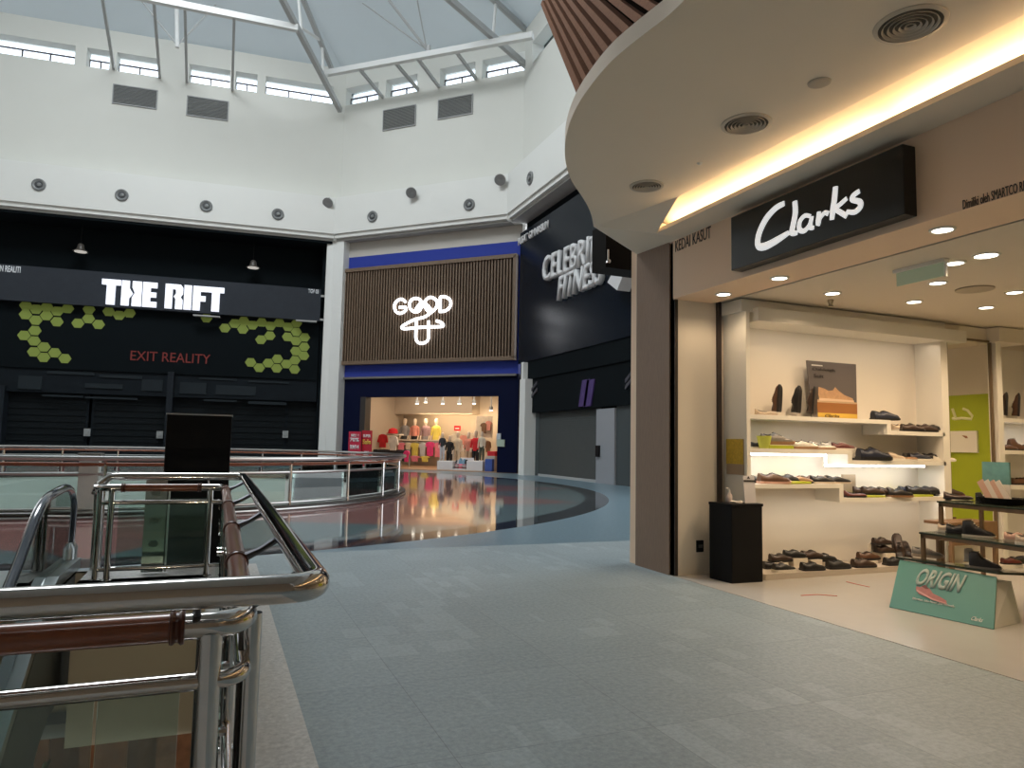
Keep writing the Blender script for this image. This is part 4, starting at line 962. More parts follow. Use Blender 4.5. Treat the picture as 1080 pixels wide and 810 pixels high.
# garments and racks in the left half
for (px, yb, yt, w1, col, d, lab, long) in ((403.5, 472, 458, 10, 'red', 4.2, 'red jacket displayed beside the sale banners', True), (414.5, 475, 460, 10, 'white', 3.6, 'white long-sleeved top on a stand right of the red jacket', True), (394.5, 470, 456, 5, 'salmon', 5, 'salmon top hanging just right of the banners', True),
                                            (428.5, 489, 477, 6, 'magenta', 3.8, 'magenta scarf-like top on the low dark rack', False), (437, 490, 484, 10, 'pink', 5.2, 'folded pink top low on the back wall', False), (448, 490, 484, 9, 'yellow', 5.2, 'folded yellow top low on the back wall', False)):
    u, zb_ = gp(px, yb, d); zt_ = gp(px, yt, d)[1]; w_ = gp(px + w1 / 2, yb, d)[0] - gp(px - w1 / 2, yb, d)[0]
    if zb_ < .35 : zt_ += .35 - zb_; zb_ = .35
    tshirt(u, zb_, d, w_, zt_ - zb_, col, label=lab, long=long)
o = empty('clothes_rack', FG(gp(405, 480, 3.8)[0], SPW + 4, 0), 'low black rack crowded with dark clothes behind the far railing', 'clothes rack')
u0, u1 = gp(394, 476, 4)[0], gp(432, 476, 4)[0]
mb = MB(); mb.tube([FG(u0, SPW + 4, 1.1), FG(u1, SPW + 4, 1.1)], .03, 8)
for u in (u0, u1): mb.tube([FG(u, SPW + 4, 0.03), FG(u, SPW + 4, 1.1)], .03, 8)
mb.build('frame', steel_grey, o)
mb = MB(); k = u0 + .1
while k < u1 - .1:
    h = random.uniform(.5, .75); mb.fbox(FG, k, k + .09, SPW + 3.75, SPW + 4.25, 1.08 - h, 1.08 + random.uniform(0, .06)); k += .14
stuff(mb.build('dark_clothes', cloth('charcoal', PAL['charcoal'], .5), o))
for k, (px, yb, yt, w1, col, lab) in enumerate(((478.5, 470, 458, 8, 'cream', 'cream blouse'), (488.5, 471, 459, 8, 'salmon', 'salmon striped top'), (497.5, 470, 458, 7, 'cream', 'pale knitted top'), (503, 467, 455, 6, 'red', 'red and white striped top'), (391, 466, 455, 5, 'pink', 'pale pink top'), (514.5, 477, 465, 6, 'brown', 'brown jacket'))):
    u, zb_ = gp(px, yb, 5.2); zt_ = gp(px, yt, 5.2)[1]; w_ = gp(px + w1 / 2, yb, 5.2)[0] - gp(px - w1 / 2, yb, 5.2)[0]
    tshirt(u, zb_, 5.2, w_, zt_ - zb_, col, label=lab + ' hanging deep in the clothing shop', long=k % 2 == 1)
u0, z_ = gp(478, 474, 4.4); u1 = gp(502, 474, 4.4)[0]
o = empty('display_table', FG((u0 + u1) / 2, SPW + 4.6, 0), 'pale table with folded clothes behind the white display blocks', 'table')
mb = MB(); mb.fbox(FG, u0, u1, SPW + 4.2, SPW + 4.9, z_ - .08, z_); mb.build('top', blk if False else M('table_pale', (.68, .62, .55), .5), o)
for u in (u0 + .05, u1 - .15):
    mb = MB(); mb.fbox(FG, u, u + .1, SPW + 4.25, SPW + 4.35, .03, z_ - .08); mb.build('leg', steel_grey, o)
n = 8
for k in range(n):
    u = u0 + (u1 - u0) * (k + .5) / n; col = ['charcoal', 'cream', 'brown', 'white', 'olive', 'charcoal', 'brown', 'cream'][k]
    mb = MB(); mb.fbox(FG, u - .13, u + .13, SPW + 4.3, SPW + 4.7, z_ + .002, z_ + random.uniform(.14, .34)); tag(mb.build('folded_item', cloth(col, PAL[col]), bevel=.03), '%s folded pile on the pale clothes table, %s from the left' % (col, ORD[k]), 'garment', 'piles on the pale clothes table')
# white display blocks at the front right
blk = M('display_block', (.72, .73, .76), .4)
dB = 1.2
for (a, b_, t, lab) in ((461, 477.5, 486, 'left'), (492, 509, 486, 'right')):
    u0, z_ = gp(a, t, dB); u1 = gp(b_, t, dB)[0]
    mb = MB(); mb.fbox(FG, u0, u1, SPW + dB, SPW + dB + 1.1, .03, z_); tag(mb.build('display_block', blk, bevel=.02), 'white display block at the clothing shop front, %s of the open shelf' % lab, 'display block')
u0, z_ = gp(477.7, 488, dB); u1 = gp(491.8, 488, dB)[0]
o = empty('shelf_unit', FG((u0 + u1) / 2, SPW + dB, 0.03), 'open white two-tier shelf between the two white display blocks', 'shelf')
mb = MB(); mb.fbox(FG, u0, u1, SPW + dB, SPW + dB + 1, z_ * .62 - .03, z_ * .62); mb.fbox(FG, u0, u1, SPW + dB, SPW + dB + 1, .03, .12); mb.fbox(FG, u0, u1, SPW + dB + 1, SPW + dB + 1.05, .03, z_ + .3); mb.build('shelves', blk, o)
n = 7
for k in range(n):
    u = u0 + (u1 - u0) * (k + .5) / n; col = ['charcoal', 'palegrey', 'lightblue', 'lightblue', 'lightblue', 'charcoal', 'lightblue'][k]; h = random.uniform(.28, .5)
    mb = MB(); mb.lathe([(.09, 0), (.10, .05), (.09, h * .7), (.05, h), (0, h)], FG(u, SPW + dB + .4, z_ * .62 + .001), 10, sx=1.2); tag(mb.build('folded_item', cloth(col, PAL[col]), smooth=True), '%s rolled item on the upper open white shelf, %s from the left' % (col.replace('lightblue', 'light blue').replace('palegrey', 'pale grey'), ORD[k]), 'garment', 'items on the open white shelf')
for k in range(3):
    u = u0 + (u1 - u0) * (k + .7) / 3.6; col = ['mauve', 'pink', 'mauve'][k]
    mb = MB(); mb.fbox(FG, u - .1, u + .12, SPW + dB + .1, SPW + dB + .7, .12, .12 + .28); tag(mb.build('folded_item', cloth(col, PAL[col]), bevel=.03), '%s folded stack on the lower tier of the open white shelf, %s from the left' % (col, ORD[k]), 'garment', 'items on the open white shelf')
# right-hand mannequins
for (px, yt, yb, top, bot, d, lab) in ((467, 456, 486, 'charcoal', 'palegrey', 1.6, 'in a black top and pale grey trousers standing on the left block'), (474.5, 459, 484, 'black', 'black', 2.6, 'in all-black clothes behind the left display block'),
                                      (483, 455, 484, 'cream', 'cream', 3.2, 'in a cream outfit in the middle of the right-hand group'), (494.5, 455, 484, 'salmon', 'beige', 3.2, 'in a salmon striped top behind the right display block'),
                                      (502, 454, 485, 'red', 'black', 2.6, 'in a red striped top and black trousers'), (508.5, 455, 487, 'cream', 'olive', 1.7, 'in wide dark green trousers at the right')):
    u, zt_ = gp(px, yt, d); zb_ = gp(px, yb, d)[1]; blkz = gp(465, 486, dB)[1]
    base = blkz if d < 1.8 else .03
    mannequin(u, base, d, zt_ - base, top, bot, 'full mannequin ' + lab)
placard(502, 519, 439, 462, 4.0, 'cream', 'tall pale poster at the right of the clothing shop')
for (px, yb, yt, w1, col, lab) in ((511, 457, 446, 7, 'brown', 'brown patterned top pinned on the pale poster wall'), (516, 454, 444, 6, 'salmon', 'orange top pinned on the pale poster wall')):
    u, zb_ = gp(px, yb, 3.9); zt_ = gp(px, yt, 3.9)[1]; w_ = gp(px + w1 / 2, yb, 3.9)[0] - gp(px - w1 / 2, yb, 3.9)[0]; tshirt(u, zb_, 3.8, w_, zt_ - zb_, col, label=lab)
u0, z_ = gp(512, 480.8, 1.5); u1 = gp(522.5, 480, 1.5)[0]
mb = MB(); mb.fbox(FG, u0, u1, SPW + 1.4, SPW + 2.2, .03, z_); tag(mb.build('display_block', M('beige_block', (.55, .45, .36), .5), bevel=.02), 'beige display cabinet at the right end of the clothing shop front', 'display block')
mb = MB(); mb.fbox(FG, u0 + .1, u1 - .02, SPW + 1.5, SPW + 2.0, z_ + .0, z_ + .28); tag(mb.build('folded_item', cloth('red', PAL['red']), bevel=.04), 'red folded pile on top of the beige display cabinet', 'garment')
mb = MB(); mb.fbox(FG, u1 - .45, u1 + .02, SPW + 1.0, SPW + 1.35, .03, .75); tag(mb.build('shopping_basket', cloth('blue', PAL['blue']), bevel=.03), 'blue box on the floor at the right of the clothing shop', 'box')
for (a, b_, c, d_, col) in ((523.2, 527.5, 457, 463.5, 'palegrey'), (523.2, 531.5, 463.5, 471, 'lightblue')):
    u0, z1_ = FG.px(a, c, SPW); u1, z0_ = FG.px(b_, d_, SPW)
    mb = MB(); mb.fbox(FG, u0, u1, SPW + .06, SPW + .145, z0_, z1_); tag(mb.build('notice', M('notice_' + col, (.45, .55, .45) if col == 'lightblue' else (.55, .6, .65), .5)), ('pale green and white' if col == 'lightblue' else 'small pale') + ' notice on the dark blue wall right of the shop opening', 'notice')
for k, (px, py) in enumerate(((440, 424), (449, 422.5), (467, 424), (484.5, 424), (500, 424), (518, 431))):
    d = 2.4; u, z = gp(px, py, d); z = min(z, cz - .25)
    o = empty('track_spotlight', FG(u, SPW + d, z), 'small ceiling spotlight in the clothing shop, %s from the left' % ORD[k], 'spotlight', 'spotlights in the clothing shop')
    mb = MB(); mb.tube([FG(u, SPW + d, cz), FG(u, SPW + d, z + .05)], .04, 8); mb.build('stem', steel_grey, o)
    mb = MB(); mb.lathe([(.0, .0), (.1, 0), (.13, .22), (.0, .24)], FG(u, SPW + d, z - .1), 12); mb.build('lamp_head', steel_grey, o, smooth=True)
    mb = MB(); mb.lathe([(0, 0), (.10, 0), (.1, .03), (0, .03)], FG(u, SPW + d, z - .135), 12); mb.build('bulb', E('spot_glow', (1, .9, .75), 8), o)

# ================================================================== CLARKS: PILLAR, FACADE, SIGN
FX = 5.35
mb = MB(); mb.box((FX, 7.69, 0), (FX + .35, 8.48, 4.40)); struct(mb.build('trim_13', pillar_wood))
mb = MB(); mb.box((FX + .02, 7.60, 0), (FX + .07, 7.69, 4.28)); struct(mb.build('trim_14', M('pillar_edge', (.035, .025, .02), .6)))
mb = MB(); mb.box((FX + .02, 7.61, 0.0), (12.7, 8.3, 4.28)); struct(mb.build('wall_store_back', shop_white))
mb = MB(); mb.box((12.5, -8, 0), (12.8, 7.61, 3.9)); struct(mb.build('wall_store_side', shop_white))
mb = MB(); mb.box((5.36, -8.2, 0), (12.5, -7.9, 3.9)); struct(mb.build('wall_store_front', shop_white))
mb = MB(); mb.box((FX, -8, 3.52), (5.98, 7.61, 4.28)); struct(mb.build('wall_facade', facade_mat))
mb = MB(); mb.box((FX, 2.95, 3.52), (FX + .02, 2.956, 4.2)); 
mb.bm.free()
mb = MB(); mb.box((6.07, -8, 3.535), (12.5, 7.61, 3.9)); struct(mb.build('ceiling', M('store_ceiling', (.74, .66, .56), .7)))
mb = MB(); mb.box((5.98, -8, 3.56), (6.07, 7.61, 3.9)); struct(mb.build('trim_15', M('shutter_track', (.05, .035, .03), .6)))
mb = MB(); mb.box((6.03, 7.56, 0), (6.08, 7.61, 3.56)); struct(mb.build('trim_16', M('shutter_track', (.05, .035, .03), .6)))
# cove trough and canopy
mb = MB(); mb.box((4.95, -8, 4.28), (5.36, 7.4, 4.305)); mb.box((4.95, -8, 4.305), (4.965, 7.4, 4.33)); struct(mb.build('trim_17', canopy_mat))
ZC = 4.5
rim_px = [(727, 0), (705, 15), (688, 30), (666, 46), (647, 61), (633, 77), (621, 93), (613, 104), (606, 116), (599, 133), (595, 151), (595.5, 166), (598, 180), (602, 190), (608, 199), (615, 209), (621, 218), (625, 230), (626, 239)]
rim = [on(x, y, 'z', ZC) for x, y in rim_px]
pre = [V((4.2, -8, ZC)), V((3.9, -3, ZC)), V((3.4, 0, ZC)), V((2.95, 1.6, ZC)), V((2.62, 2.7, ZC))]
rim = pre + rim
A_ = on(626, 239, 'z', ZC); B_ = V((4.78, 6.7, ZC)); C_ = V((4.95, 7.4, 4.28)); D_ = V((5.36, 8.48, 4.32)); Fp = V((5.36, 7.4, 4.28))
# canopy slab with curved edge
mb = MB(); top = .14
def smooth(P, n=5):
    out = []
    for i in range(len(P) - 1):
        p0 = P[max(i - 1, 0)]; p1 = P[i]; p2 = P[i + 1]; p3 = P[min(i + 2, len(P) - 1)]
        for k in range(n):
            t = k / n; out.append(.5 * ((2 * p1) + (p2 - p0) * t + (2 * p0 - 5 * p1 + 4 * p2 - p3) * t * t + (3 * p1 - p0 - 3 * p2 + p3) * t ** 3))
    return out + [P[-1]]
relax = lambda P: [P[0]] + [(P[i - 1] + P[i] * 2 + P[i + 1]) / 4 for i in range(1, len(P) - 1)] + [P[-1]]
poly = [(p.x, p.y, ZC) for p in smooth(relax(rim))] + [(B_.x, B_.y, ZC), (B_.x, -8, ZC)]
mb.prism(poly, (0, 0, top)); struct(mb.build('ceiling', canopy_mat))
# sloping end piece from canopy down to the pillar head, and mitred end of the cove
mb = MB(); v = [mb.bm.verts.new(p) for p in (A_, B_, C_, Fp, D_)]
mb.bm.faces.new((v[0], v[1], v[2])); mb.bm.faces.new((v[0], v[2], v[3], v[4]))
v2 = [mb.bm.verts.new(p + V((0, 0, .14))) for p in (A_, B_, C_, Fp, D_)]
mb.bm.faces.new((v2[2], v2[1], v2[0])); mb.bm.faces.new((v2[4], v2[3], v2[2], v2[0]))
for i in range(5): mb.bm.faces.new((v[i], v[(i + 1) % 5], v2[(i + 1) % 5], v2[i]))
struct(mb.build('ceiling', canopy_mat))
# recess above the trough
mb = MB(); mb.hexa([(4.60, -8, 4.66), (5.36, -8, 4.36), (5.36, 7.9, 4.36), (4.60, 7.9, 4.66), (4.60, -8, 4.80), (5.5, -8, 4.80), (5.5, 7.9, 4.80), (4.60, 7.9, 4.80)])
struct(mb.build('ceiling', canopy_mat))
for k in range(4):
    light('AREA', (5.12, 5.75 - 3.2 * k, 4.325), 12, (1, .76, .45), .08, 3.1, direction=(0, 0, 1), name='cove_light', spread=3.0).rotation_euler = (PI, 0, 0)
mb = MB(); mb.box((5.22, -5, 4.306), (5.27, 7.3, 4.322)); tag(mb.build('cove_lamp_strip', E('cove_strip', (1, .82, .55), 2)), 'warm light strip hidden in the ceiling cove above the shop sign', 'light strip')
# black bulkhead box at the canopy end
a = on(639, 260, 'y', 9.0); b_ = on(672, 283, 'y', 9.0); zb_ = 4.235
mb = MB(); mb.box((a.x, 9.0, zb_), (b_.x + .5, 9.42, 4.9)); struct(mb.build('wall_black_bulkhead', M('bulkhead_black', (.010, .008, .007), .7, spec=.08)))
c = on(641, 276, 'y', 8.98)
mb = MB(); mb.lathe([(0, 0), (.03, 0), (.03, .04), (0, .05)], c, 10, axis=(0, -1, 0)); mb.box((c.x - .01, 8.96, c.z), (c.x + .01, 9.0, c.z + .18)); tag(mb.build('sensor', chrome), 'tiny brass-coloured sensor on the black bulkhead beside the gym letters', 'sensor')

# wooden fins sweeping up and away from the canopy rim
dfin = V((.2808, .7341, .6183))
back = MB(); pts = []
fr_ = rim[3:14]
# resample rim
cum = [0]
for i in range(1, len(fr_)): cum.append(cum[-1] + (fr_[i] - fr_[i - 1]).length)
def at(s):
    for i in range(1, len(fr_)):
        if s <= cum[i]: t = (s - cum[i - 1]) / (cum[i] - cum[i - 1]); return fr_[i - 1].lerp(fr_[i], t), (fr_[i] - fr_[i - 1]).normalized()
    return fr_[-1], (fr_[-1] - fr_[-2]).normalized()
fin_root = empty('fin_screen', V(at(cum[-1] / 2)[0]) + V((.1, 0, .14)), 'screen of curved brown wooden fins rising behind the beige canopy edge', 'wood screen')
L_ = cum[-1]; s = L_ - .02; kk = 0
LEN = 8.1
gapf = [.20, .17, .16, .155, .155, .155, .155, .155, .155, .155, .155, .155, .155, .155, .155, .155, .155, .155, .155, .155, .155, .155]
while s > .05 and kk < 22:
    p, tn = at(s); inn = V((tn.y, -tn.x, 0))
    if inn.dot(V((1, .2, 0))) < 0: inn = -inn
    p = p + inn * .05; p.z = ZC + .12
    wd = .085 if kk else .13
    mb = MB(); e = tn * wd; h = inn * .16
    q0 = [p - e * .5, p + e * .5, p + e * .5 + h, p - e * .5 + h]; q1 = [x + dfin * LEN for x in q0]
    mb.hexa(q0 + q1); mb.build('fin', fin_wood, fin_root)
    s -= gapf[kk]; kk += 1
mb = MB(); n = 16
for i in range(n):
    p0, t0 = at(L_ * i / n); p1, t1 = at(L_ * (i + 1) / n * .999)
    i0 = V((t0.y, -t0.x, 0)); i1 = V((t1.y, -t1.x, 0))
    if i0.dot(V((1, .2, 0))) < 0: i0 = -i0
    if i1.dot(V((1, .2, 0))) < 0: i1 = -i1
    z_ = V((0, 0, .13)); a = p0 + i0 * .19 + z_; b2 = p1 + i1 * .19 + z_; c = p1 + i1 * .22 + z_; d = p0 + i0 * .22 + z_
    mb.hexa([a, b2, c, d] + [x + dfin * LEN for x in (a, b2, c, d)])
mb.build('backing', fin_back, fin_root)

# sign box
zs0, zs1 = 3.64, 4.265; ys0, ys1 = 4.18, 6.48
sg = empty('shop_sign', (FX, (ys0 + ys1) / 2, zs0), 'black box sign with the glowing white handwritten word Clarks above the shoe shop', 'sign')
mb = MB(); mb.box((FX - .15, 4.12, 3.585), (FX, 6.296, 4.192)); SB = mb.build('box', sign_black, sg, bevel=.006)
sx = FX - .155
def cst(pts, rads):
    P3 = [on(690 + x / 3.683, 120 + y / 3.683, 'x', sx) for x, y in pts]; out = []; ro = []
    for i in range(len(P3) - 1):
        p0 = P3[max(i - 1, 0)]; p1 = P3[i]; p2 = P3[i + 1]; p3 = P3[min(i + 2, len(P3) - 1)]
        for k in range(5):
            t = k / 5; out.append(.5 * ((2 * p1) + (p2 - p0) * t + (2 * p0 - 5 * p1 + 4 * p2 - p3) * t * t + (3 * p1 - p0 - 3 * p2 + p3) * t ** 3)); ro.append(rads[i] * (1 - t) + rads[i + 1] * t)
    out.append(P3[-1]); ro.append(rads[-1]); mb = MB(); mb.tube(out, [r * 1.28 for r in ro], 10)
    for v in mb.bm.verts: v.co.x = sx + (v.co.x - sx) * .45
    return mb.build('letter', letter_white, SB, smooth=True)
cst([(505, 348), (470, 368), (432, 412), (406, 470), (404, 512), (430, 515), (475, 492), (522, 462)], [.022, .026, .030, .030, .030, .034, .030, .020])
cst([(546, 340), (548, 385), (540, 430), (535, 462), (556, 462)], [.024, .026, .026, .026, .018])
cst([(607, 398), (585, 396), (566, 418), (564, 448), (582, 455), (603, 432), (612, 400), (606, 440), (620, 442)], [.016, .018, .020, .022, .020, .018, .018, .020, .016])
cst([(640, 380), (637, 412), (637, 430), (645, 405), (662, 385), (676, 388)], [.018, .022, .020, .016, .018, .020])
cst([(704, 283), (700, 330), (694, 372), (690, 412)], [.022, .024, .024, .020])
cst([(748, 328), (724, 350), (703, 368), (722, 382), (748, 398)], [.017, .018, .018, .020, .020])
cst([(797, 300), (773, 318), (770, 334), (798, 342), (800, 362), (778, 382), (748, 380)], [.018, .020, .020, .022, .022, .020, .016])
# fascia lettering
def yt(px, py): p = on(px, py, 'x', FX); return p
a, b_ = yt(712.5, 266), yt(750, 253); dk = M('lettering_dark', (.05, .03, .025), .5)
text('lettering', 'KEDAI KASUT', V((FX, a.y, a.z)), (0, -1, 0), (0, 0, 1), a.y - b_.y, yt(712.5, 255).z - a.z + .01, dk, sg, .004)
a, b_ = yt(1016, 221), yt(1080, 202)
t_ = text('lettering', 'Dimiliki oleh SMARTCO RETAIL', V((FX, a.y, a.z)), (0, -1, 0), (0, 0, 1), (a.y - b_.y) * 1.22, .075, dk, sg, .004)
# exit sign hung inside, downlights, grilles
o = empty('exit_sign', (6.6, 5.07, 3.38), 'unlit pale green hanging exit sign under the shoe shop ceiling', 'exit sign')
mb = MB(); mb.box((6.59, 4.80, 3.36), (6.605, 5.34, 3.50)); mb.build('panel', M('exit_green_glow', (.42, .50, .36), .3, emit=(.4, .5, .35), es=.12), o)  # faint glow put into the panel although the sign is unlit
mb = MB(); mb.box((6.56, 4.78, 3.50), (6.64, 5.36, 3.536)); mb.box((6.585, 4.78, 3.35), (6.61, 4.80, 3.50)); mb.build('housing', shelf_mat, o)
dl_ring = M('downlight_ring', (.8, .78, .72), .4); dl_glow = E('downlight_glow', (1, .93, .80), 7)
def downlight(x, y, z, label, group, power=16, r=.08):
    o = empty('downlight', (x, y, z), label, 'ceiling light', group)
    mb = MB(); mb.lathe([(r, 0), (r + .025, 0), (r + .02, -.012), (r, -.012)], (x, y, z), 24, ring=True); TR = mb.build('trim_ring', dl_ring, o)
    mb = MB(); mb.lathe([(0, -.002), (r, -.002), (r, -.008), (0, -.008)], (x, y, z), 24); mb.build('bulb', dl_glow, TR)
    light('SPOT', (x, y, z - .04), power * 1.3, (1, .73, .46), .06, name='downlight_and_fill_spot', spot=math.radians(150))
for k, (px, py) in enumerate([(994, 242), (822, 293), (763, 310)]):
    p = on(px, py, 'z', 3.52); downlight(p.x, p.y, 3.52, 'soffit downlight, %s' % ['rightmost of three, below the small dark lettering', 'middle of three, below the black sign', 'leftmost of three, near the beige wall end'][k], 'soffit downlights', 13)
p = on(1075, 218, 'z', 3.52); downlight(p.x, 2.2, 3.52, 'round downlight in the soffit beyond the right edge', 'soffit downlights', 13)
for k, (px, py) in enumerate([(878, 309), (964, 318), (1007, 277), (1040, 269), (989, 298), (1040, 324), (1070, 308)]):
    p = on(px, py, 'z', 3.535); downlight(p.x, p.y, 3.535, 'store ceiling downlight, ' + ['nearest the beige bay at left', 'second from the left', 'upper one beside the exit sign', 'bluish white one near the top right', 'just right of the exit sign bottom', 'lower right one above the mirror', 'at the far right edge'][k], 'store ceiling downlights', 42, .08 if k != 3 else .1)
for x, y, pw in ((7.9, 2.6, 32), (9.5, 2.6, 70), (11.3, 4.0, 70), (10.6, 6.0, 80), (7.9, .5, 25), (7.9, -3, 25)): light('SPOT', (x, y, 3.5), pw, (1, .73, .46), .06, name='downlight_and_fill_spot', spot=math.radians(150))  # added spots without fittings, brightening the store and spilling into the passage
p = on(1028, 305, 'z', 3.53); o = empty('air_grille', p, 'flat oval air grille in the store ceiling', 'air diffuser')
mb = MB(); mb.lathe([(0, 0), (.2, 0), (.2, -.015), (.1, -.025), (0, -.02)], (p.x, p.y, 3.535), 24); mb.build('plate', M('grille_beige', (.45, .38, .3), .5), o)
p = on(876, 319, 'z', 3.5); o = empty('sprinkler', (p.x, p.y, 3.5), 'small sprinkler head below the store ceiling near the first shelf bay', 'sprinkler')
mb = MB(); mb.lathe([(0, .04), (.04, .03), (.02, -.03), (.04, -.05), (0, -.05)], (p.x, p.y, 3.5), 12); mb.build('head', M('sprinkler_m', (.5, .42, .3), .4, .5), o)
vent_m = M('vent_ring', (.60, .53, .44), .5); vent_d = M('vent_dark', (.10, .085, .065), .7)
for k, (px, py, R0, t) in enumerate(((682, 196, .17, 'smallest, nearest the pillar'), (787, 130.5, .20, 'middle one of three'), (960, 25.5, .21, 'largest, near the top right corner'))):
    p = on(px, py, 'z', ZC); o = empty('ceiling_diffuser', p, 'round air diffuser with concentric rings in the canopy, ' + t, 'air diffuser', 'round canopy diffusers')
    mb = MB(); mb.lathe([(0, -.001), (R0, -.001), (R0, -.004), (0, -.004)], p, 36); mb.build('dark_core', vent_d, o)
    mb = MB(); mb.lathe([(R0 - .012, -.0), (R0 + .02, -.0), (R0 + .018, -.010), (R0 - .012, -.016)], p, 36, ring=True); mb.build('outer_ring', vent_m, o, smooth=True)
    for j in range(5):
        r = R0 * (.82 - .165 * j); mb = MB(); mb.lathe([(r - .010, -.006), (r, -.022), (r + .004, -.022), (r - .004, -.004)], p, 36, ring=True); mb.build('ring', vent_m, o, smooth=True)
p = on(864, 87, 'z', ZC); o = empty('ceiling_speaker', p, 'small plain round ceiling speaker in the canopy between two diffusers', 'speaker')
mb = MB(); mb.lathe([(0, -.012), (.07, -.012), (.085, -.008), (.088, 0), (0, 0)], p, 24); mb.build('grille', M('speaker_beige', (.50, .43, .35), .6), o)
p = on(738, 172, 'z', ZC); mb = MB(); mb.lathe([(0, -.02), (.02, -.015), (.03, 0), (0, 0)], p, 14); tag(mb.build('smoke_detector', dl_ring), 'tiny white smoke detector on the canopy between two diffusers', 'smoke detector')

# ================================================================== CLARKS: SHELF BAY
YSF, YSB = 7.15, 7.59
sp = lambda px, py, y=YSF: on(px, py, 'y', y)
un = empty('shelf_bay', (8.0, 7.4, 0), 'large white built-in shelving bay with stepped shelves and lit recess', 'shelving')
xl = 6.16; xr = sp(1001.5, 450).x
mb = MB(); mb.box((xl - .03, YSF, .0), (xl + .03, YSB, 3.36)); mb.build('side_panel', shelf_mat, un)
mb = MB(); mb.box((xr - .14, YSF, 0), (xr, YSB, 3.36)); mb.build('side_panel', shelf_mat, un)
mb = MB(); mb.box((xl, YSB - .02, 0), (xr - .1, YSB + .015, 3.36)); mb.build('back_panel', M('bay_back', (.78, .72, .63), .6), un)
mb = MB(); mb.box((xl + .10, YSF - .08, 3.235), (sp(1014, 355).x, YSB, 3.41)); mb.build('valance', shelf_mat, un, bevel=.004)
mb = MB(); mb.box((xl - .08, YSF + .02, 3.36), (xr, YSB, 3.52)); mb.build('top_box', shelf_mat, un)
TH = .055
zA = sp(793, 437).z; zA = (zA + sp(939, 443).z) / 2; zA2 = (sp(940, 454).z + sp(1000, 456.7).z) / 2
zB_ = (sp(793, 473).z + sp(898, 474.5).z) / 2; zB2 = (sp(898, 485).z + sp(1000, 487.5).z) / 2
zC1 = (sp(793, 509.6).z + sp(889, 511.5).z) / 2; zC2 = (sp(887, 524.5).z + sp(1000, 524.5).z) / 2
xA = sp(939.5, 445).x; xB = sp(898.5, 475).x; xC = sp(889.5, 511).x
def step_shelf(z0, z1, xs, x_end, nm):
    mb = MB(); t = TH
    mb.prism([(xl + .03, YSF, z0), (xs, YSF, z0), (xs, YSF, z1), (x_end, YSF, z1), (x_end, YSF, z1 - t), (xs - t * 1.3, YSF, z1 - t), (xs - t * 1.3, YSF, z0 - t), (xl + .03, YSF, z0 - t)], (0, YSB - YSF, 0)); mb.build(nm, shelf_mat, un)
step_shelf(zA, zA2, xA, xr - .1, 'stepped_shelf'); step_shelf(zB_, zB2, xB, xr - .1, 'stepped_shelf'); step_shelf(zC1, zC2, xC, sp(1024, 524).x, 'stepped_shelf')
# LED strip following the middle shelf on the underside
led = E('led_strip', (1, .97, .93), 9)
mb = MB(); yl = YSF + .16; pts = [(xl + .06, zB_ - TH - .02), (sp(871, 478, yl).x, zB_ - TH - .02), (sp(871, 478, yl).x, zB2 - TH - .02), (sp(975, 490, yl).x, zB2 - TH - .02)]
for (x0, z0), (x1, z1) in zip(pts[:-1], pts[1:]): mb.box((min(x0, x1) - .01, yl, min(z0, z1) - .012), (max(x0, x1) + .01, yl + .02, max(z0, z1) + .012))
mb.build('led_strip', led, un)
for x0, x1, z in ((pts[0][0], pts[1][0], zB_), (pts[1][0], pts[3][0], zB2)):
    light('AREA', ((x0 + x1) / 2, yl, z - TH - .05), 3.4, (1, .93, .86), x1 - x0, .03, name='shelf_light')
light('AREA', (7.2, 7.3, zA - TH - .03), 1.6, (1, .95, .9), 2.0, .03, name='shelf_light')
light('AREA', (8.2, 7.22, .90), 4.5, (1, .88, .72), 3.2, .03, direction=(0, .45, -1), name='shelf_light')
light('AREA', (8.0, 7.24, 3.2), 4.5, (1, .84, .66), 3.2, .05, direction=(0, .25, -1), name='shelf_light')
# mirror between the bays
mx0, mx1 = sp(1003.5, 450).x, sp(1050, 450).x
o = empty('wall_mirror', ((mx0 + mx1) / 2, 7.2, .1), 'tall narrow mirror beside the shelf bay reflecting the lime green wall', 'mirror')
mir = M('mirror', (.92, .90, .84), .015, 1.0)
mb = MB(); mb.box((mx0, YSF + .05, .3), (mx1, YSF + .07, 3.30)); mb.build('glass', mir, o)
mb = MB()
for a_, b2, c, d in ((mx0 - .02, mx0 + .01, .28, 3.33), (mx1 - .01, mx1 + .02, .28, 3.33), (mx0, mx1, 3.30, 3.33), (mx0, mx1, .28, .31)): mb.box((a_, YSF + .03, c), (b2, YSF + .08, d))
mb.build('frame', M('mirror_frame', (.16, .11, .06), .4), o)
mb = MB(); mb.box((mx0 - .04, YSF + .07, 0), (mx1 + .3, YSB, 3.52)); struct(mb.build('trim_18', shop_white))
mb = MB(); mb.box((mx1 - .02, YSF - .12, 3.30), (mx1 + .62, YSB, 3.52)); struct(mb.build('trim_19', shop_white))
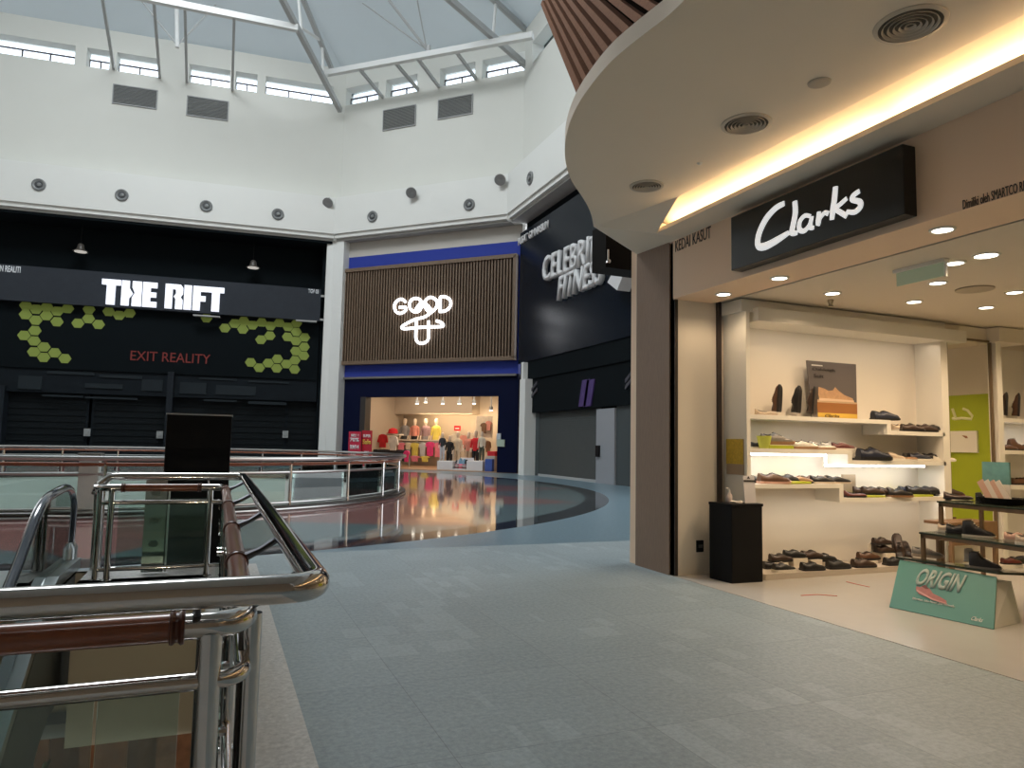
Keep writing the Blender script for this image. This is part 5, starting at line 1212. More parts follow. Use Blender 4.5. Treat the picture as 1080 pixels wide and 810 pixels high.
# second bay at the right edge
u2 = empty('shelf_bay', (11.6, 7.3, 0), 'narrow part of a second white shelf bay at the right edge', 'shelving')
bx0, bx1 = sp(1052, 450).x, 12.45
mb = MB(); mb.box((bx0, YSF - .02, 0), (bx0 + .12, YSB, 3.30)); mb.build('side_panel', shelf_mat, u2)
zz_ = [sp(1070, 441.5).z, sp(1070, 475).z, sp(1070, 512).z]
for z in zz_:
    mb = MB(); mb.box((bx0 + .12, YSF - .02, z - .06), (bx1, YSB, z)); mb.build('shelf', shelf_mat, u2)
mb = MB(); mb.box((bx0 + .12, YSB - .03, 0), (bx1, YSB, 3.3)); mb.build('back_panel', shelf_mat, u2)
light('AREA', (11.7, 7.2, zz_[0] - .08), 2, (1, .93, .85), 1.2, .03, name='shelf_light')
# green wall on the opposite side (seen in the mirror)
o = empty('green_wall_panel', (12.48, 5.5, 0), 'lime green wall panel with the pale Clarks logo, seen in the tall mirror', 'wall panel')
ym = 2 * (YSF + .05)
def mirpt(px, py):      # point of the side wall seen through the mirror
    p = on(px, py, 'x', 12.47); return V((12.47, ym - p.y, p.z))
pA = mirpt(1045, 415); pB = mirpt(1003, 417)
mb = MB(); mb.box((12.46, min(pA.y, pB.y) - 3.2, 0.0), (12.49, pA.y, pA.z)); mb.build('panel', lime, o)
logo = M('logo_pale', (.75, .76, .45), .5)
mb = MB(); mb.tube([mirpt(1016, 431), mirpt(1021, 433), mirpt(1026, 439), mirpt(1025, 442), mirpt(1015, 441), mirpt(1007, 442), mirpt(1005, 441)], .028, 8); mb.build('letter', logo, o)
mb = MB(); mb.tube([mirpt(1005, 431), mirpt(1008, 440)], .03, 8); mb.build('letter', logo, o)
p0, p1 = mirpt(1032, 454.5), mirpt(1004, 477)
mb = MB(); mb.box((12.42, p1.y - .6, p1.z), (12.46, p0.y, p0.z)); mb.build('white_poster', shelf_mat, o)
mb = MB(); mb.tube([mirpt(1016, 459), mirpt(1021, 461), mirpt(1027, 465)], [.05, .06, .03], 8); mb.build('sandal_print', M('sandal_brown', (.30, .12, .05), .6), o)
# poster on the outside of the bay and socket on the beige wall
o = empty('wall_poster', (xl - .04, 7.38, 1.6), 'small yellow-topped poster on the side of the white shelf bay', 'poster')
a, b_ = on(776, 463, 'x', xl - .035), on(790, 490, 'x', xl - .035)
mb = MB(); mb.box((xl - .045, 7.2, on(783, 501, 'x', xl - .04).z), (xl - .031, 7.52, a.z)); mb.build('sheet', M('poster_brown', (.35, .26, .18), .5), o)
mb = MB(); mb.box((xl - .050, 7.2, b_.z), (xl - .045, 7.52, a.z)); mb.build('yellow_print', M('poster_yellow', (.55, .38, .04), .5, var=.4, scale=30), o)
p0, p1 = on(734.5, 570, 'y', 7.60), on(741.5, 582, 'y', 7.60)
o = empty('wall_socket', ((p0.x + p1.x) / 2, 7.6, p1.z), 'small black power socket low on the beige wall end', 'socket')
mb = MB(); mb.box((p0.x, 7.585, p1.z), (p1.x, 7.61, p0.z)); mb.build('plate', black_matt, o, bevel=.004)
mb = MB(); mb.box((p0.x + .02, 7.578, (p0.z + p1.z) / 2 - .02), (p1.x - .02, 7.586, (p0.z + p1.z) / 2 + .02)); mb.build('switch', M('socket_grey', (.08, .08, .08), .4), o)

# ---- shoes
def shoe_mesh(kind):
    """toe along +x, heel at x=0, metres"""
    L = .285
    def width(t): return .5 * (.062 + .040 * math.sin(PI * min(1, max(0, (t - .0) * .62 + .28)) ) ) * (1 if t < .86 else max(.35, math.sqrt(max(0, 1 - ((t - .86) / .15) ** 2)))) * (1 if t > .06 else .72 + t * 4.5)
    def height(t):
        if kind == 'boot': pts = [(0, .155), (.30, .165), (.38, .12), (.5, .095), (.7, .07), (.9, .055), (1, .03)]
        elif kind == 'sneaker': pts = [(0, .095), (.12, .08), (.22, .075), (.36, .10), (.5, .085), (.7, .062), (.9, .052), (1, .03)]
        elif kind == 'pump': pts = [(0, .085), (.12, .06), (.3, .045), (.55, .045), (.75, .048), (.92, .042), (1, .025)]
        else: pts = [(0, .088), (.14, .072), (.26, .068), (.4, .088), (.55, .075), (.72, .06), (.9, .05), (1, .028)]
        for (a, b), (c, d) in zip(pts[:-1], pts[1:]):
            if t <= c: return b + (d - b) * (t - a) / (c - a)
        return pts[-1][1]
    N = 16; rings = []; sr = []
    z0 = .028 if kind == 'sneaker' else .02
    for i in range(N + 1):
        t = i / N; w_ = width(t); h = height(t); x = t * L; top = w_ * (.48 if t < .45 else .72)
        sec = [(-w_, z0 - .004), (-w_ * 1.02, z0 + (h - z0) * .35), (-w_ * .9, z0 + (h - z0) * .68), (-top, h * .97), (-top * .4, h), (top * .4, h), (top, h * .97), (w_ * .9, z0 + (h - z0) * .68), (w_ * 1.02, z0 + (h - z0) * .35), (w_, z0 - .004)]
        rings.append([(x, y, z) for y, z in sec])
        lift = .012 * max(0, (t - .8) / .2) ** 2
        sw = w_ + .006; sr.append([(x * 1.03 - .004, -sw, lift), (x * 1.03 - .004, sw, lift), (x * 1.03 - .004, sw, z0 + lift * .5), (x * 1.03 - .004, -sw, z0 + lift * .5)])
    mb = MB(); mb.loft(rings); up_ = mb
    ms = MB(); ms.loft(sr)
    ml = MB()
    tt = [.36, .42, .48, .54, .60] if kind in ('sneaker', 'derby') else ([.30, .36, .42, .48] if kind == 'boot' else [])
    for t in tt:
        h = height(t); w_ = width(t) * .42; ml.tube([(t * L, -w_, h * .97 + .003), (t * L + .004, 0, h + .006), (t * L, w_, h * .97 + .003)], .0035, 5)
    mo = MB(); t0, t1 = (.05, .30) if kind != 'pump' else (.06, .52)
    ringo = [(L * (t0 + t1) / 2 + L * (t1 - t0) / 2 * math.cos(a), width((t0 + t1) / 2) * .52 * math.sin(a), height((t0 + t1) / 2 + (t1 - t0) / 2 * math.cos(a)) + .002) for a in [2 * PI * k / 14 for k in range(14)]]
    mo.prism(ringo, (0, 0, .003))
    return up_, ms, ml, mo
PROTO = {}
SC_ = {'black': (.012, .011, .012), 'brown': (.10, .045, .022), 'darkbrown': (.045, .024, .016), 'tan': (.32, .18, .09), 'white': (.70, .66, .58), 'grey': (.22, .20, .18), 'navy': (.015, .02, .04), 'burgundy': (.12, .025, .02), 'beige': (.52, .42, .32), 'pinkish': (.55, .33, .25), 'gum': (.25, .13, .06)}
def smat(c): return M('leather_' + c, SC_[c], .42, var=.2, scale=30)
def shoe(kind, col, sole, loc, rot, label, group, scale=1.0, tilt=(0, 0)):
    key = (kind, col, sole)
    if key not in PROTO:
        o = bpy.data.objects.new({'boot': 'ankle_boot', 'sneaker': 'sneaker', 'pump': 'slip_on_shoe', 'derby': 'lace_up_shoe'}[kind], None); COL.objects.link(o); o.empty_display_size = .05
        a, b_, c, d = shoe_mesh(kind)
        UP = a.build('upper', smat(col), o, smooth=True); b_.build('sole', smat(sole), o)
        if kind != 'pump': c.build('laces', smat(sole if sole in ('white', 'beige') else 'black'), UP)
        else: c.bm.free()
        d.build('opening', smat('black'), UP)  # dark patch laid on for the shade inside the shoe
        PROTO[key] = o; new = o
    else: new = copy_tree(PROTO[key])
    new.location = loc; new.rotation_mode = 'XYZ'; new.rotation_euler = (tilt[0], tilt[1], rot); new.scale = (scale,) * 3
    new['label'] = label; new['category'] = 'shoe'; new['group'] = group
    return new
CN = {'darkbrown': 'dark brown', 'navy': 'dark navy', 'pinkish': 'pale tan', 'grey': 'grey', 'gum': 'gum'}
KN = {'boot': 'ankle boot', 'sneaker': 'sneaker', 'pump': 'slip-on shoe', 'derby': 'lace-up shoe'}
def row(items, z, y, where, group, rot=-.35, sc=1.0):
    """items: (px of heel end, kind, colour, sole colour)"""
    for k, it in enumerate(items):
        px, kind, col, sole = it[:4]; yy = it[4] if len(it) > 4 else y; s = it[5] if len(it) > 5 else sc
        p = on(px, 470, 'y', yy); zz = z + (it[6] if len(it) > 6 else 0)
        shoe(kind, col, sole, (p.x, yy, zz + .002), rot + random.uniform(-.12, .12), ('%s %s %s, %s from the left' % (CN.get(col, col), KN[kind], where, ORD[k])) if len(items) > 1 else '%s %s %s' % (CN.get(col, col), KN[kind], where), group, s)
ym_ = YSF + .22
row([(797, 'pump', 'beige', 'beige')], zA, ym_, 'lying at the left end of the top shelf', 'shoes on the upper shelf')
row([(921, 'derby', 'navy', 'black')], zA, ym_ - .05, 'at the right end of the high top shelf', 'shoes on the upper shelf', -.2, 1.5)
row([(941, 'sneaker', 'beige', 'white', 7.45), (951, 'sneaker', 'darkbrown', 'black', 7.3), (960, 'derby', 'black', 'black', 7.4), (968, 'sneaker', 'darkbrown', 'black', 7.3), (977, 'sneaker', 'black', 'white', 7.28)], zA2, ym_, 'on the low right part of the top shelf', 'shoes on the top right shelf', -.3, 1.15)
row([(792, 'derby', 'black', 'white', 7.35, .9), (803, 'sneaker', 'grey', 'tan', 7.35, 1.5, .05), (836, 'sneaker', 'white', 'tan', 7.3), (846, 'sneaker', 'white', 'beige', 7.4), (856, 'pump', 'white', 'tan', 7.3), (866, 'sneaker', 'white', 'white', 7.4), (877, 'derby', 'burgundy', 'white', 7.3)], zB_, ym_, 'on the left part of the lit middle shelf', 'shoes on the middle left shelf', -.3, 1.15)
row([(901, 'sneaker', 'white', 'black', 7.4, 1.1), (905, 'sneaker', 'navy', 'black', 7.3, 1.75), (929, 'sneaker', 'beige', 'white', 7.35), (942, 'pump', 'tan', 'white', 7.3), (953, 'sneaker', 'grey', 'white', 7.45), (958, 'sneaker', 'navy', 'white', 7.3), (973, 'sneaker', 'black', 'white', 7.35), (982, 'pump', 'white', 'white', 7.3)], zB2, ym_, 'on the right part of the middle shelf', 'shoes on the middle right shelf', -.3, 1.2)
row([(792, 'derby', 'black', 'black', 7.45), (800, 'derby', 'brown', 'pinkish', 7.3, 1.5), (818, 'derby', 'black', 'black', 7.4, 1.3), (832, 'derby', 'tan', 'black', 7.35, 1.1), (845, 'derby', 'brown', 'gum', 7.4, 1.1), (855, 'derby', 'black', 'beige', 7.3, 1.15), (862, 'derby', 'darkbrown', 'black', 7.45), (872, 'derby', 'black', 'beige', 7.3, 1.1)], zC1, ym_, 'on the left part of the lower shelf', 'shoes on the lower left shelf', -.3, 1.1)
row([(890, 'pump', 'burgundy', 'black', 7.25, 1.1), (899, 'derby', 'darkbrown', 'black', 7.4, 1.2, .03), (908, 'derby', 'darkbrown', 'black', 7.3, 1.2, .03), (917, 'derby', 'black', 'black', 7.4, 1.1, .03), (926, 'derby', 'darkbrown', 'black', 7.3, 1.1, .03), (935, 'derby', 'black', 'gum', 7.22, 1.3), (947, 'derby', 'navy', 'black', 7.42, 1.2, .03), (955, 'derby', 'black', 'black', 7.34, 1.2, .03), (964, 'derby', 'navy', 'black', 7.4, 1.2, .03), (973, 'derby', 'black', 'black', 7.34, 1.1, .03), (978, 'derby', 'black', 'black', 7.38, 1.2), (988, 'derby', 'darkbrown', 'burgundy', 7.28, 1.3)], zC2, ym_, 'on the right part of the lower shelf', 'shoes on the lower right shelf', -.3, 1.1)
# lime and white display mats under the shoes
limem = M('lime_mat', (.45, .50, .03), .5)
for a, b_, z, h, t in ((812, 838, zB_, .045, 'under the grey shoe on the left middle shelf'), (828, 856, zC1, .03, 'on the left lower shelf'), (908, 934, zC2, .028, 'left one on the right lower shelf'), (958, 984, zC2, .028, 'right one on the right lower shelf')):
    mb = MB(); mb.box((sp(a, 480).x, YSF + .01, z + .0005), (sp(b_, 480).x, YSB - .04, z + h)); tag(mb.build('display_mat', limem, bevel=.004), 'lime green display riser ' + t, 'display riser', 'lime display risers')
mb = MB(); c = sp(806, 470, 7.22); mb.lathe([(.055, 0), (.085, .16), (.078, .16), (.05, .01)], (c.x, 7.22, zB_), 14, sx=1.2); tag(mb.build('small_tub', M('lime_tub', (.55, .60, .10), .5), smooth=True), 'pale lime tub at the left end of the lit middle shelf', 'tub')
c = sp(896, 512, 7.4); mb = MB(); mb.box((c.x - .1, 7.42, zC2), (c.x + .14, 7.45, zC2 + .30)); tag(mb.build('small_card', M('card_brown', (.35, .28, .2), .6)), 'small brown photo card where the lower shelf steps down', 'card')
# upright shoes on stands along the top shelf
def upright(px, py_top, y, z, col, label, s=1.25, group='shoes stood upright on stands'):
    p = on(px, 430, 'y', y)
    o = shoe('derby', col, 'black', (p.x, y, z + .06), 0, label, group, s, (0, 0))
    o.rotation_euler = (0, -math.radians(86), -PI / 2 + .5)
    st = MB(); st.box((p.x - .05, y + .0, z), (p.x + .05, y + .09, z + .008)); st.tube([(p.x, y + .05, z), (p.x, y + .05, z + .2)], .006, 6)
    tag(st.build('shoe_stand', M('acrylic', (.75, .72, .68), .1)), 'clear stand holding the ' + label, 'stand', 'clear shoe stands')
upright(822.5, 0, 7.33, zA, 'brown', 'brown shoe stood upright on the top shelf, leftmost of three')
upright(843, 0, 7.33, zA, 'black', 'black shoe stood upright on the top shelf, middle of three')
upright(859.5, 0, 7.33, zA, 'darkbrown', 'dark brown shoe stood upright against the grey poster')
upright(1062, 0, 7.33, zz_[0], 'darkbrown', 'dark upright shoe on the second bay top shelf, left one')
upright(1075, 0, 7.33, zz_[0], 'brown', 'brown upright shoe on the second bay top shelf, right one')
row([(1056, 'derby', 'brown', 'black', 7.3), (1064, 'boot', 'brown', 'black', 7.3, 1.1), (1073, 'derby', 'brown', 'black', 7.3)], zz_[1], 7.3, 'on the middle shelf of the second bay', 'shoes in the second bay', -.1)
row([(1066, 'derby', 'brown', 'black', 7.3, 1.2), (1071, 'derby', 'darkbrown', 'black', 7.4, 1.2)], zz_[2], 7.3, 'on the lower shelf of the second bay', 'shoes in the second bay', -.2)
# poster with a shoe on the top shelf
y = 7.42
pa_ = [on(851, 380, 'y', y), on(901, 382.5, 'y', y), on(904, 439.5, 'y', y), on(857, 438, 'y', y)]
zb_ = zA
o = empty('poster', ((pa_[0].x + pa_[1].x) / 2, y, zA), 'large dark grey poster with a tan shoe picture on the top shelf', 'poster')
w0, w1 = pa_[3].x, pa_[2].x; zt_ = pa_[0].z; off = pa_[0].x - w0
def pq(a, b): return V((w0 + (w1 - w0) * a + off * b * (1 - a), y - (.0), zA + (zt_ - zA) * b))
def ppoly(cs, nm, mt, d): mb = MB(); mb.prism([pq(*c) - V((0, d, 0)) for c in cs], (0, .004 if d else .02, 0)); return mb.build(nm, mt, PB or o)
PB = None
PB = ppoly([(0, 0), (1, 0), (1, 1), (0, 1)], 'board', M('poster_grey', (.12, .105, .105), .4, var=.08, scale=3), 0)
ppoly([(0.12, 0), (1, 0), (1, .1), (0.12, .1)], 'yellow_base', M('poster_base_yellow', (.62, .40, .06), .5), .005)
ppoly([(0.12, .1), (1, .1), (1, .28), (0.12, .28)], 'brown_block', M('poster_block_brown', (.30, .12, .035), .5), .005)
ppoly([(0.12, .28), (1, .28), (1, .31), (.12, .33)], 'pale_block_edge', M('poster_edge', (.55, .38, .24), .5), .006)
ppoly([(.18, .31), (.92, .31), (.90, .38), (.72, .43), (.60, .50), (.53, .56), (.48, .50), (.38, .49), (.28, .53), (.18, .55), (.16, .42)], 'shoe_picture', M('poster_shoe', (.50, .30, .17), .5, var=.35, scale=20), .008)
ppoly([(.17, .31), (.93, .31), (.92, .345), (.17, .355)], 'shoe_sole_picture', M('poster_sole', (.72, .52, .36), .5), .010)
dkp = M('poster_text', (.03, .025, .025), .5)
text('lettering', 'Oakleigh', pq(.08, .82) - V((0, .004, 0)), (1, 0, 0), (0, 0, 1), (w1 - w0) * .5, .05, dkp, PB, .003)
text('lettering', 'Suit', pq(.10, .71) - V((0, .004, 0)), (1, 0, 0), (0, 0, 1), (w1 - w0) * .22, .05, dkp, PB, .003)
text('lettering', 'Clarks', pq(.26, .025) - V((0, .010, 0)), (1, 0, 0), (0, 0, 1), (w1 - w0) * .32, .042, dkp, PB, .003, 0, .3)
ppoly([(.08, .915), (.30, .915), (.30, .935), (.08, .935)], 'small_print', M('poster_white', (.7, .68, .65), .5), .005)

# floor plinth with shoes
zp = .075
mb = MB(); mb.prism([(6.36, 7.12, 0.005), (6.20, 7.36, 0.005), (6.20, 7.14, .005)][:0] + [(6.30, 7.03, .005), (9.0, 7.03, .005), (9.0, 7.56, .005), (6.2, 7.56, .005), (6.2, 7.12, .005)], (0, 0, zp - .005)); tag(mb.build('floor_plinth', M('plinth_grey', (.50, .44, .37), .6)), 'low greyish display plinth on the floor under the shelf bay', 'plinth')
def prow(items, y, where, rot=-.1):
    for k, (px, py, kind, col, sole, s, h) in enumerate(items):
        p = on(px, 590, 'y', y); shoe(kind, col, sole, (p.x, y, zp + .002 + h), rot + random.uniform(-.1, .1), '%s %s %s, %s from the left' % (CN.get(col, col), KN[kind], where, ORD[k]), 'shoes on the floor plinth', s)
prow([(816, 600, 'sneaker', 'black', 'white', 1.15, 0), (845, 600, 'derby', 'black', 'black', 1.2, 0), (872.5, 600, 'derby', 'black', 'black', 1.25, 0), (899, 598, 'derby', 'darkbrown', 'black', 1.25, 0), (933, 598, 'derby', 'black', 'black', 1.2, 0)], 7.13, 'in the front row on the floor plinth')
prow([(805, 588, 'derby', 'black', 'black', 1.1, .0), (812, 580, 'derby', 'darkbrown', 'black', 1.15, .085), (827, 577, 'derby', 'black', 'black', 1.1, .13), (846, 580, 'derby', 'darkbrown', 'black', 1.2, .10), (860, 585, 'derby', 'black', 'black', 1.15, .055), (905, 586, 'derby', 'brown', 'black', 1.2, .045), (924, 581, 'derby', 'darkbrown', 'black', 1.1, .13)], 7.38, 'in the back row on the floor plinth')
ac = M('acrylic_block', (.80, .72, .60), .15)
for px, w_, h, t in ((815, .2, .08, 'leftmost'), (833, .24, .125, 'second from the left'), (851, .2, .095, 'third from the left'), (866, .2, .05, 'fourth from the left'), (910, .2, .04, 'fifth from the left'), (929, .2, .125, 'rightmost')):
    p = on(px, 590, 'y', 7.38); mb = MB(); mb.box((p.x - .03, 7.28, zp + .0), (p.x - .03 + w_, 7.5, zp + h)); tag(mb.build('riser_block', ac, bevel=.005), 'small pale riser block under the back row of plinth shoes, ' + t, 'riser', 'riser blocks on the plinth')
p = on(921, 572, 'y', 7.38); shoe('derby', 'darkbrown', 'black', (p.x, 7.38, zp + .24), -.1, 'dark brown shoe stacked highest at the back of the plinth', 'shoes on the floor plinth', 1.1)
mb = MB(); mb.box((p.x + .03, 7.44, zp + .13), (p.x + .2, 7.5, zp + .235)); tag(mb.build('riser_block', ac), 'small pale riser block under the highest plinth shoe', 'riser', 'riser blocks on the plinth')
for px, a_, t in ((948, 1.2, 'left'), (958, .75, 'right')):
    p = on(px, 590, 'y', 7.3); o = shoe('derby', 'darkbrown', 'black', (p.x, 7.3, zp + .02), 0, 'tall dark brown shoe propped upright beside the teal board, %s of the pair' % t, 'shoes on the floor plinth', 1.3 if t == 'left' else 1.1); o.rotation_euler = (0, -a_, .9)
# red floor marks
redm = M('red_tape', (.45, .06, .04), .6)
for pts, t in (([(845, 628), (862, 627), (883, 628.5)], 'left one, nearest the tiles edge'), ([(893, 613.5), (903, 616), (917, 619)], 'right one, in front of the plinth')):
    P = [on(x, y_, 'z', .006) for x, y_ in pts]; mb = MB()
    for a, b_ in zip(P[:-1], P[1:]): mb.bar(a, b_, .018, .004)
    tag(mb.build('floor_tape', redm), 'thin red tape mark on the pale shop floor, ' + t, 'floor marking', 'red tape marks on the shop floor')

# black cabinet with hand sanitiser and notice
xk = 5.72
o = empty('black_cabinet', (5.98, 7.17, 0), 'black box cabinet at the shop entrance beside the beige wall end', 'cabinet')
K1 = on(748, 610, 'z', 0); K2 = on(772, 616, 'z', 0); K3 = on(805, 614, 'z', 0)
H_ = on(772, 532, 'y', K2.y).z; print('cabinet', K1, K2, K3, H_)
mb = MB(); mb.prism([K2, K3, K3 + (K1 - K2) * .42, K1], (0, 0, H_)); bx = mb.build('body', black_matt, o, bevel=.012)
mb = MB(); e = V((0, 0, H_)); mb.prism([K2 + e + V((-.008, -.008, -.03)), K3 + e + V((.008, -.008, -.03)), K3 + (K1 - K2) * .42 + e + V((.008, .0, -.03)), K1 + e + V((-.008, .0, -.03))], (0, 0, .034)); mb.build('lid', black_matt, o, bevel=.005)
ctr = (K1 + K3) / 2
bt = on(769, 521, 'y', 7.2); 
o = empty('sanitiser_bottle', (bt.x, 7.2, H_ + .004), 'small pump bottle of hand sanitiser on the left of the black cabinet', 'bottle')
mb = MB(); mb.lathe([(.0, 0), (.035, 0), (.038, .01), (.038, .09), (.018, .115), (.014, .13), (0, .13)], (bt.x, 7.2, H_ + .004), 16); mb.build('bottle', M('bottle_clear', (.62, .52, .50), .2), o, smooth=True)
mb = MB(); mb.lathe([(.016, .12), (.016, .15), (.006, .155), (.006, .18), (0, .18)], (bt.x, 7.2, H_ + .004), 12); mb.tube([(bt.x, 7.2, H_ + .18), (bt.x - .05, 7.2, H_ + .175)], .006, 6); mb.build('pump', M('pump_white', (.75, .72, .68), .4), o, smooth=True)
o = empty('notice_stand', (6.0, 7.1, H_), 'white notice card in a clear holder standing on the black cabinet', 'notice')
a = on(786, 535, 'y', 7.08); b_ = on(796, 535, 'y', 7.08)
ht = on(788, 502, 'y', 7.08).z - H_
mb = MB(); mb.hexa([(a.x, 7.08, H_ + .005), (b_.x, 7.05, H_ + .005), (b_.x, 7.06, H_ + .005), (a.x, 7.09, H_ + .005), (a.x + .02, 7.14, H_ + ht), (b_.x + .02, 7.11, H_ + ht), (b_.x + .02, 7.12, H_ + ht), (a.x + .02, 7.15, H_ + ht)]); mb.build('card', M('card_white', (.66, .64, .66), .4), o)
def cardq(u, v): return V((a.x, 7.077, H_ + .005)).lerp(V((b_.x, 7.047, H_ + .005)), u) + V((.02, .06, ht)) * v
mb = MB(); mb.prism([cardq(0, .76), cardq(1, .76), cardq(1, .83), cardq(0, .83)], (0, -.002, 0)); mb.build('dark_band', dkp, o)
mb = MB(); mb.prism([cardq(.3, .88), cardq(.6, .88), cardq(.45, .97)], (0, -.002, 0)); mb.build('emblem', dkp, o)
o = empty('tissue_sheet', (5.9, 7.12, H_), 'crumpled white paper lying on the black cabinet beside the bottle', 'paper')
mb = MB(); c = on(777, 529, 'y', 7.12); n = 8
mb.loft([[(c.x + (.09 + s_) * math.cos(t) * (1 + .15 * math.sin(3 * t)), 7.12 + .05 * math.sin(t), H_ + .006 + h_ + .008 * math.sin(2 * t + h_ * 90)) for t in [2 * PI * k / 14 for k in range(14)]] for s_, h_ in ((0, 0), (.005, .01), (-.04, .022))]); mb.build('sheet', M('paper_white', (.8, .76, .74), .7), o)

# ================================================================== NESTED TABLES, ORIGIN BOARD
glt = M('table_top', (.035, .045, .028), .12, var=.2, scale=4); tw = M('table_frame', (.20, .12, .06), .45, var=.2, scale=12)
def table(x0, x1, y0, y1, z, label):
    o = empty('display_table', ((x0 + x1) / 2, (y0 + y1) / 2, 0), label, 'table', 'stepped display tables')
    mb = MB(); mb.box((x0 - .01, y0 - .01, z - .02), (x1 + .01, y1 + .01, z)); mb.build('top', glt, o, bevel=.003)
    mb = MB()
    for a_ in ((x0, y0, x1, y0 + .035), (x0, y1 - .035, x1, y1), (x0, y0, x0 + .035, y1), (x1 - .035, y0, x1, y1)): mb.box((a_[0], a_[1], z - .06), (a_[2], a_[3], z - .02))
    mb.build('frame', tw, o)
    for (x, y_) in ((x0, y0), (x1 - .035, y0), (x0, y1 - .035), (x1 - .035, y1 - .035)):
        mb = MB(); mb.box((x, y_, 0.005), (x + .035, y_ + .035, z - .06)); mb.build('leg', tw, o)
    return o
T1 = on(948, 588.5, 'z', .45); T1b = on(1051, 606.5, 'z', .45)
T2 = on(971, 560.5, 'z', .75); T3z = 1.08; T3 = on(989, 529.5, 'z', T3z)
table(7.07, 7.34, 3.4, 5.52, .75, 'middle-height dark-topped display table with wooden legs')
table(7.36, 8.05, 3.2, 5.52, T3z, 'tallest dark-topped display table carrying the white and teal card')
ob = empty('advertising_board', (6.7, 5.0, 0), 'leaning teal advertising board reading ORIGIN with a pink shoe picture', 'sign')
Bq = [on(938, 640, 'z', .01), on(1048, 663.5, 'z', .01), on(1051, 608.5, 'z', .44), on(949, 590, 'z', .44)]
nrm = (Bq[1] - Bq[0]).cross(Bq[3] - Bq[0]).normalized(); Bq[2] = onp(1051, 608.5, Bq[0], nrm)
if nrm.x > 0: nrm = -nrm
mb = MB(); mb.prism(Bq, -nrm * .02); BB = mb.build('board', M('teal_board', (.075, .27, .245), .45, var=.03, scale=3), ob)
def bq(u, v, d=.003): return Bq[0].lerp(Bq[1], u).lerp(Bq[3].lerp(Bq[2], u), v) + nrm * d
def bpoly(cs, nm, mt, d=.002): mb = MB(); mb.prism([bq(u, v, d) for u, v in cs], nrm * .002); return mb.build(nm, mt, BB)
rt = (Bq[1] - Bq[0]).normalized(); upb = (Bq[3] - Bq[0]).normalized(); upb = (upb - rt * upb.dot(rt)).normalized()
Lb = (Bq[1] - Bq[0]).length; Hb = (Bq[3] - Bq[0]).length
# condensed capitals ORIGIN
text('lettering', 'ORIGIN', bq(.20, .52, .004), rt, upb, Lb * .46, Hb * .36, M('origin_white', (.36, .46, .43), .5), BB, .002, .035)
text('lettering', 'Effortless, Like Never. Just Naturally.', bq(.22, .22, .004), rt, upb, Lb * .42, Hb * .05, M('slogan_white', (.75, .78, .74), .5), BB, .002, .01)
text('lettering', 'Clarks', bq(.80, .07, .004), rt, upb, Lb * .10, Hb * .07, M('slogan_white', (.75, .78, .74), .5), BB, .002, 0, .3)
bpoly([(.24, .44), (.28, .36), (.42, .30), (.56, .28), (.56, .33), (.50, .38), (.42, .42), (.38, .50), (.33, .54), (.30, .52), (.28, .50), (.24, .50)], 'shoe_picture', M('pink_shoe', (.40, .15, .15), .5, var=.3, scale=20), .007)
bpoly([(.25, .40), (.42, .29), (.57, .265), (.57, .285), (.42, .32), (.25, .44)], 'shoe_sole_picture', M('pink_sole', (.58, .32, .30), .5), .009)
bpoly([(.29, .52), (.33, .56), (.37, .50), (.34, .48)], 'shoe_collar_picture', M('pink_dark', (.16, .05, .05), .5), .009)
wb = empty('display_plinth', (7.0, 5.0, 0), 'cream display plinth with a dark glass top behind the leaning teal board', 'plinth')
mb = MB(); c0 = on(1051, 663, 'z', .01); c1 = on(1078, 657.5, 'z', .01)
ib = lambda u, v: bq(u, v, -.035)
b0, b1, t0, t1 = ib(0, .02), ib(1, .02), ib(0, .93), ib(1, .93); zt_b = min(t0.z, t1.z)
mb.hexa([(b0.x, b0.y - .02, .006), (b1.x, b1.y + .01, .006), (7.20, b1.y + .10, .006), (7.04, 5.44, .006), (t0.x, t0.y - .04, zt_b), (t1.x, t1.y + .02, zt_b), (7.29, t1.y + .03, zt_b), (7.04, 5.45, zt_b)]); mb.build('box', shelf_mat, wb)
gt = [(Bq[3].x - .01, Bq[3].y + .04), (Bq[2].x - .01, Bq[2].y - .03), (7.30, 4.54), (7.05, 5.60)]; gz = max(Bq[2].z, Bq[3].z) + .004
mb = MB(); mb.hexa([(x, y_, gz) for x, y_ in gt] + [(x, y_, gz + .022) for x, y_ in gt]); mb.build('glass_top', glt, wb)

def trow(items, z, xoff, where, group, rot):
    for k, (px, py, kind, col, sole, s) in enumerate(items):
        p = on(px, py, 'z', z); shoe(kind, col, sole, (p.x, p.y, z + .002), rot + random.uniform(-.08, .08), '%s %s %s, %s from the left' % (CN.get(col, col), KN[kind], where, ORD[k]), group, s)
trow([(963, 586, 'sneaker', 'grey', 'beige', 1.05), (1018, 592, 'boot', 'white', 'white', .85), (1023, 598, 'boot', 'black', 'grey', .95)], gz + .022, 0, 'on the glass-topped plinth behind the teal board', 'shoes on the display tables', -1.25)
bpy.context.view_layer.update()
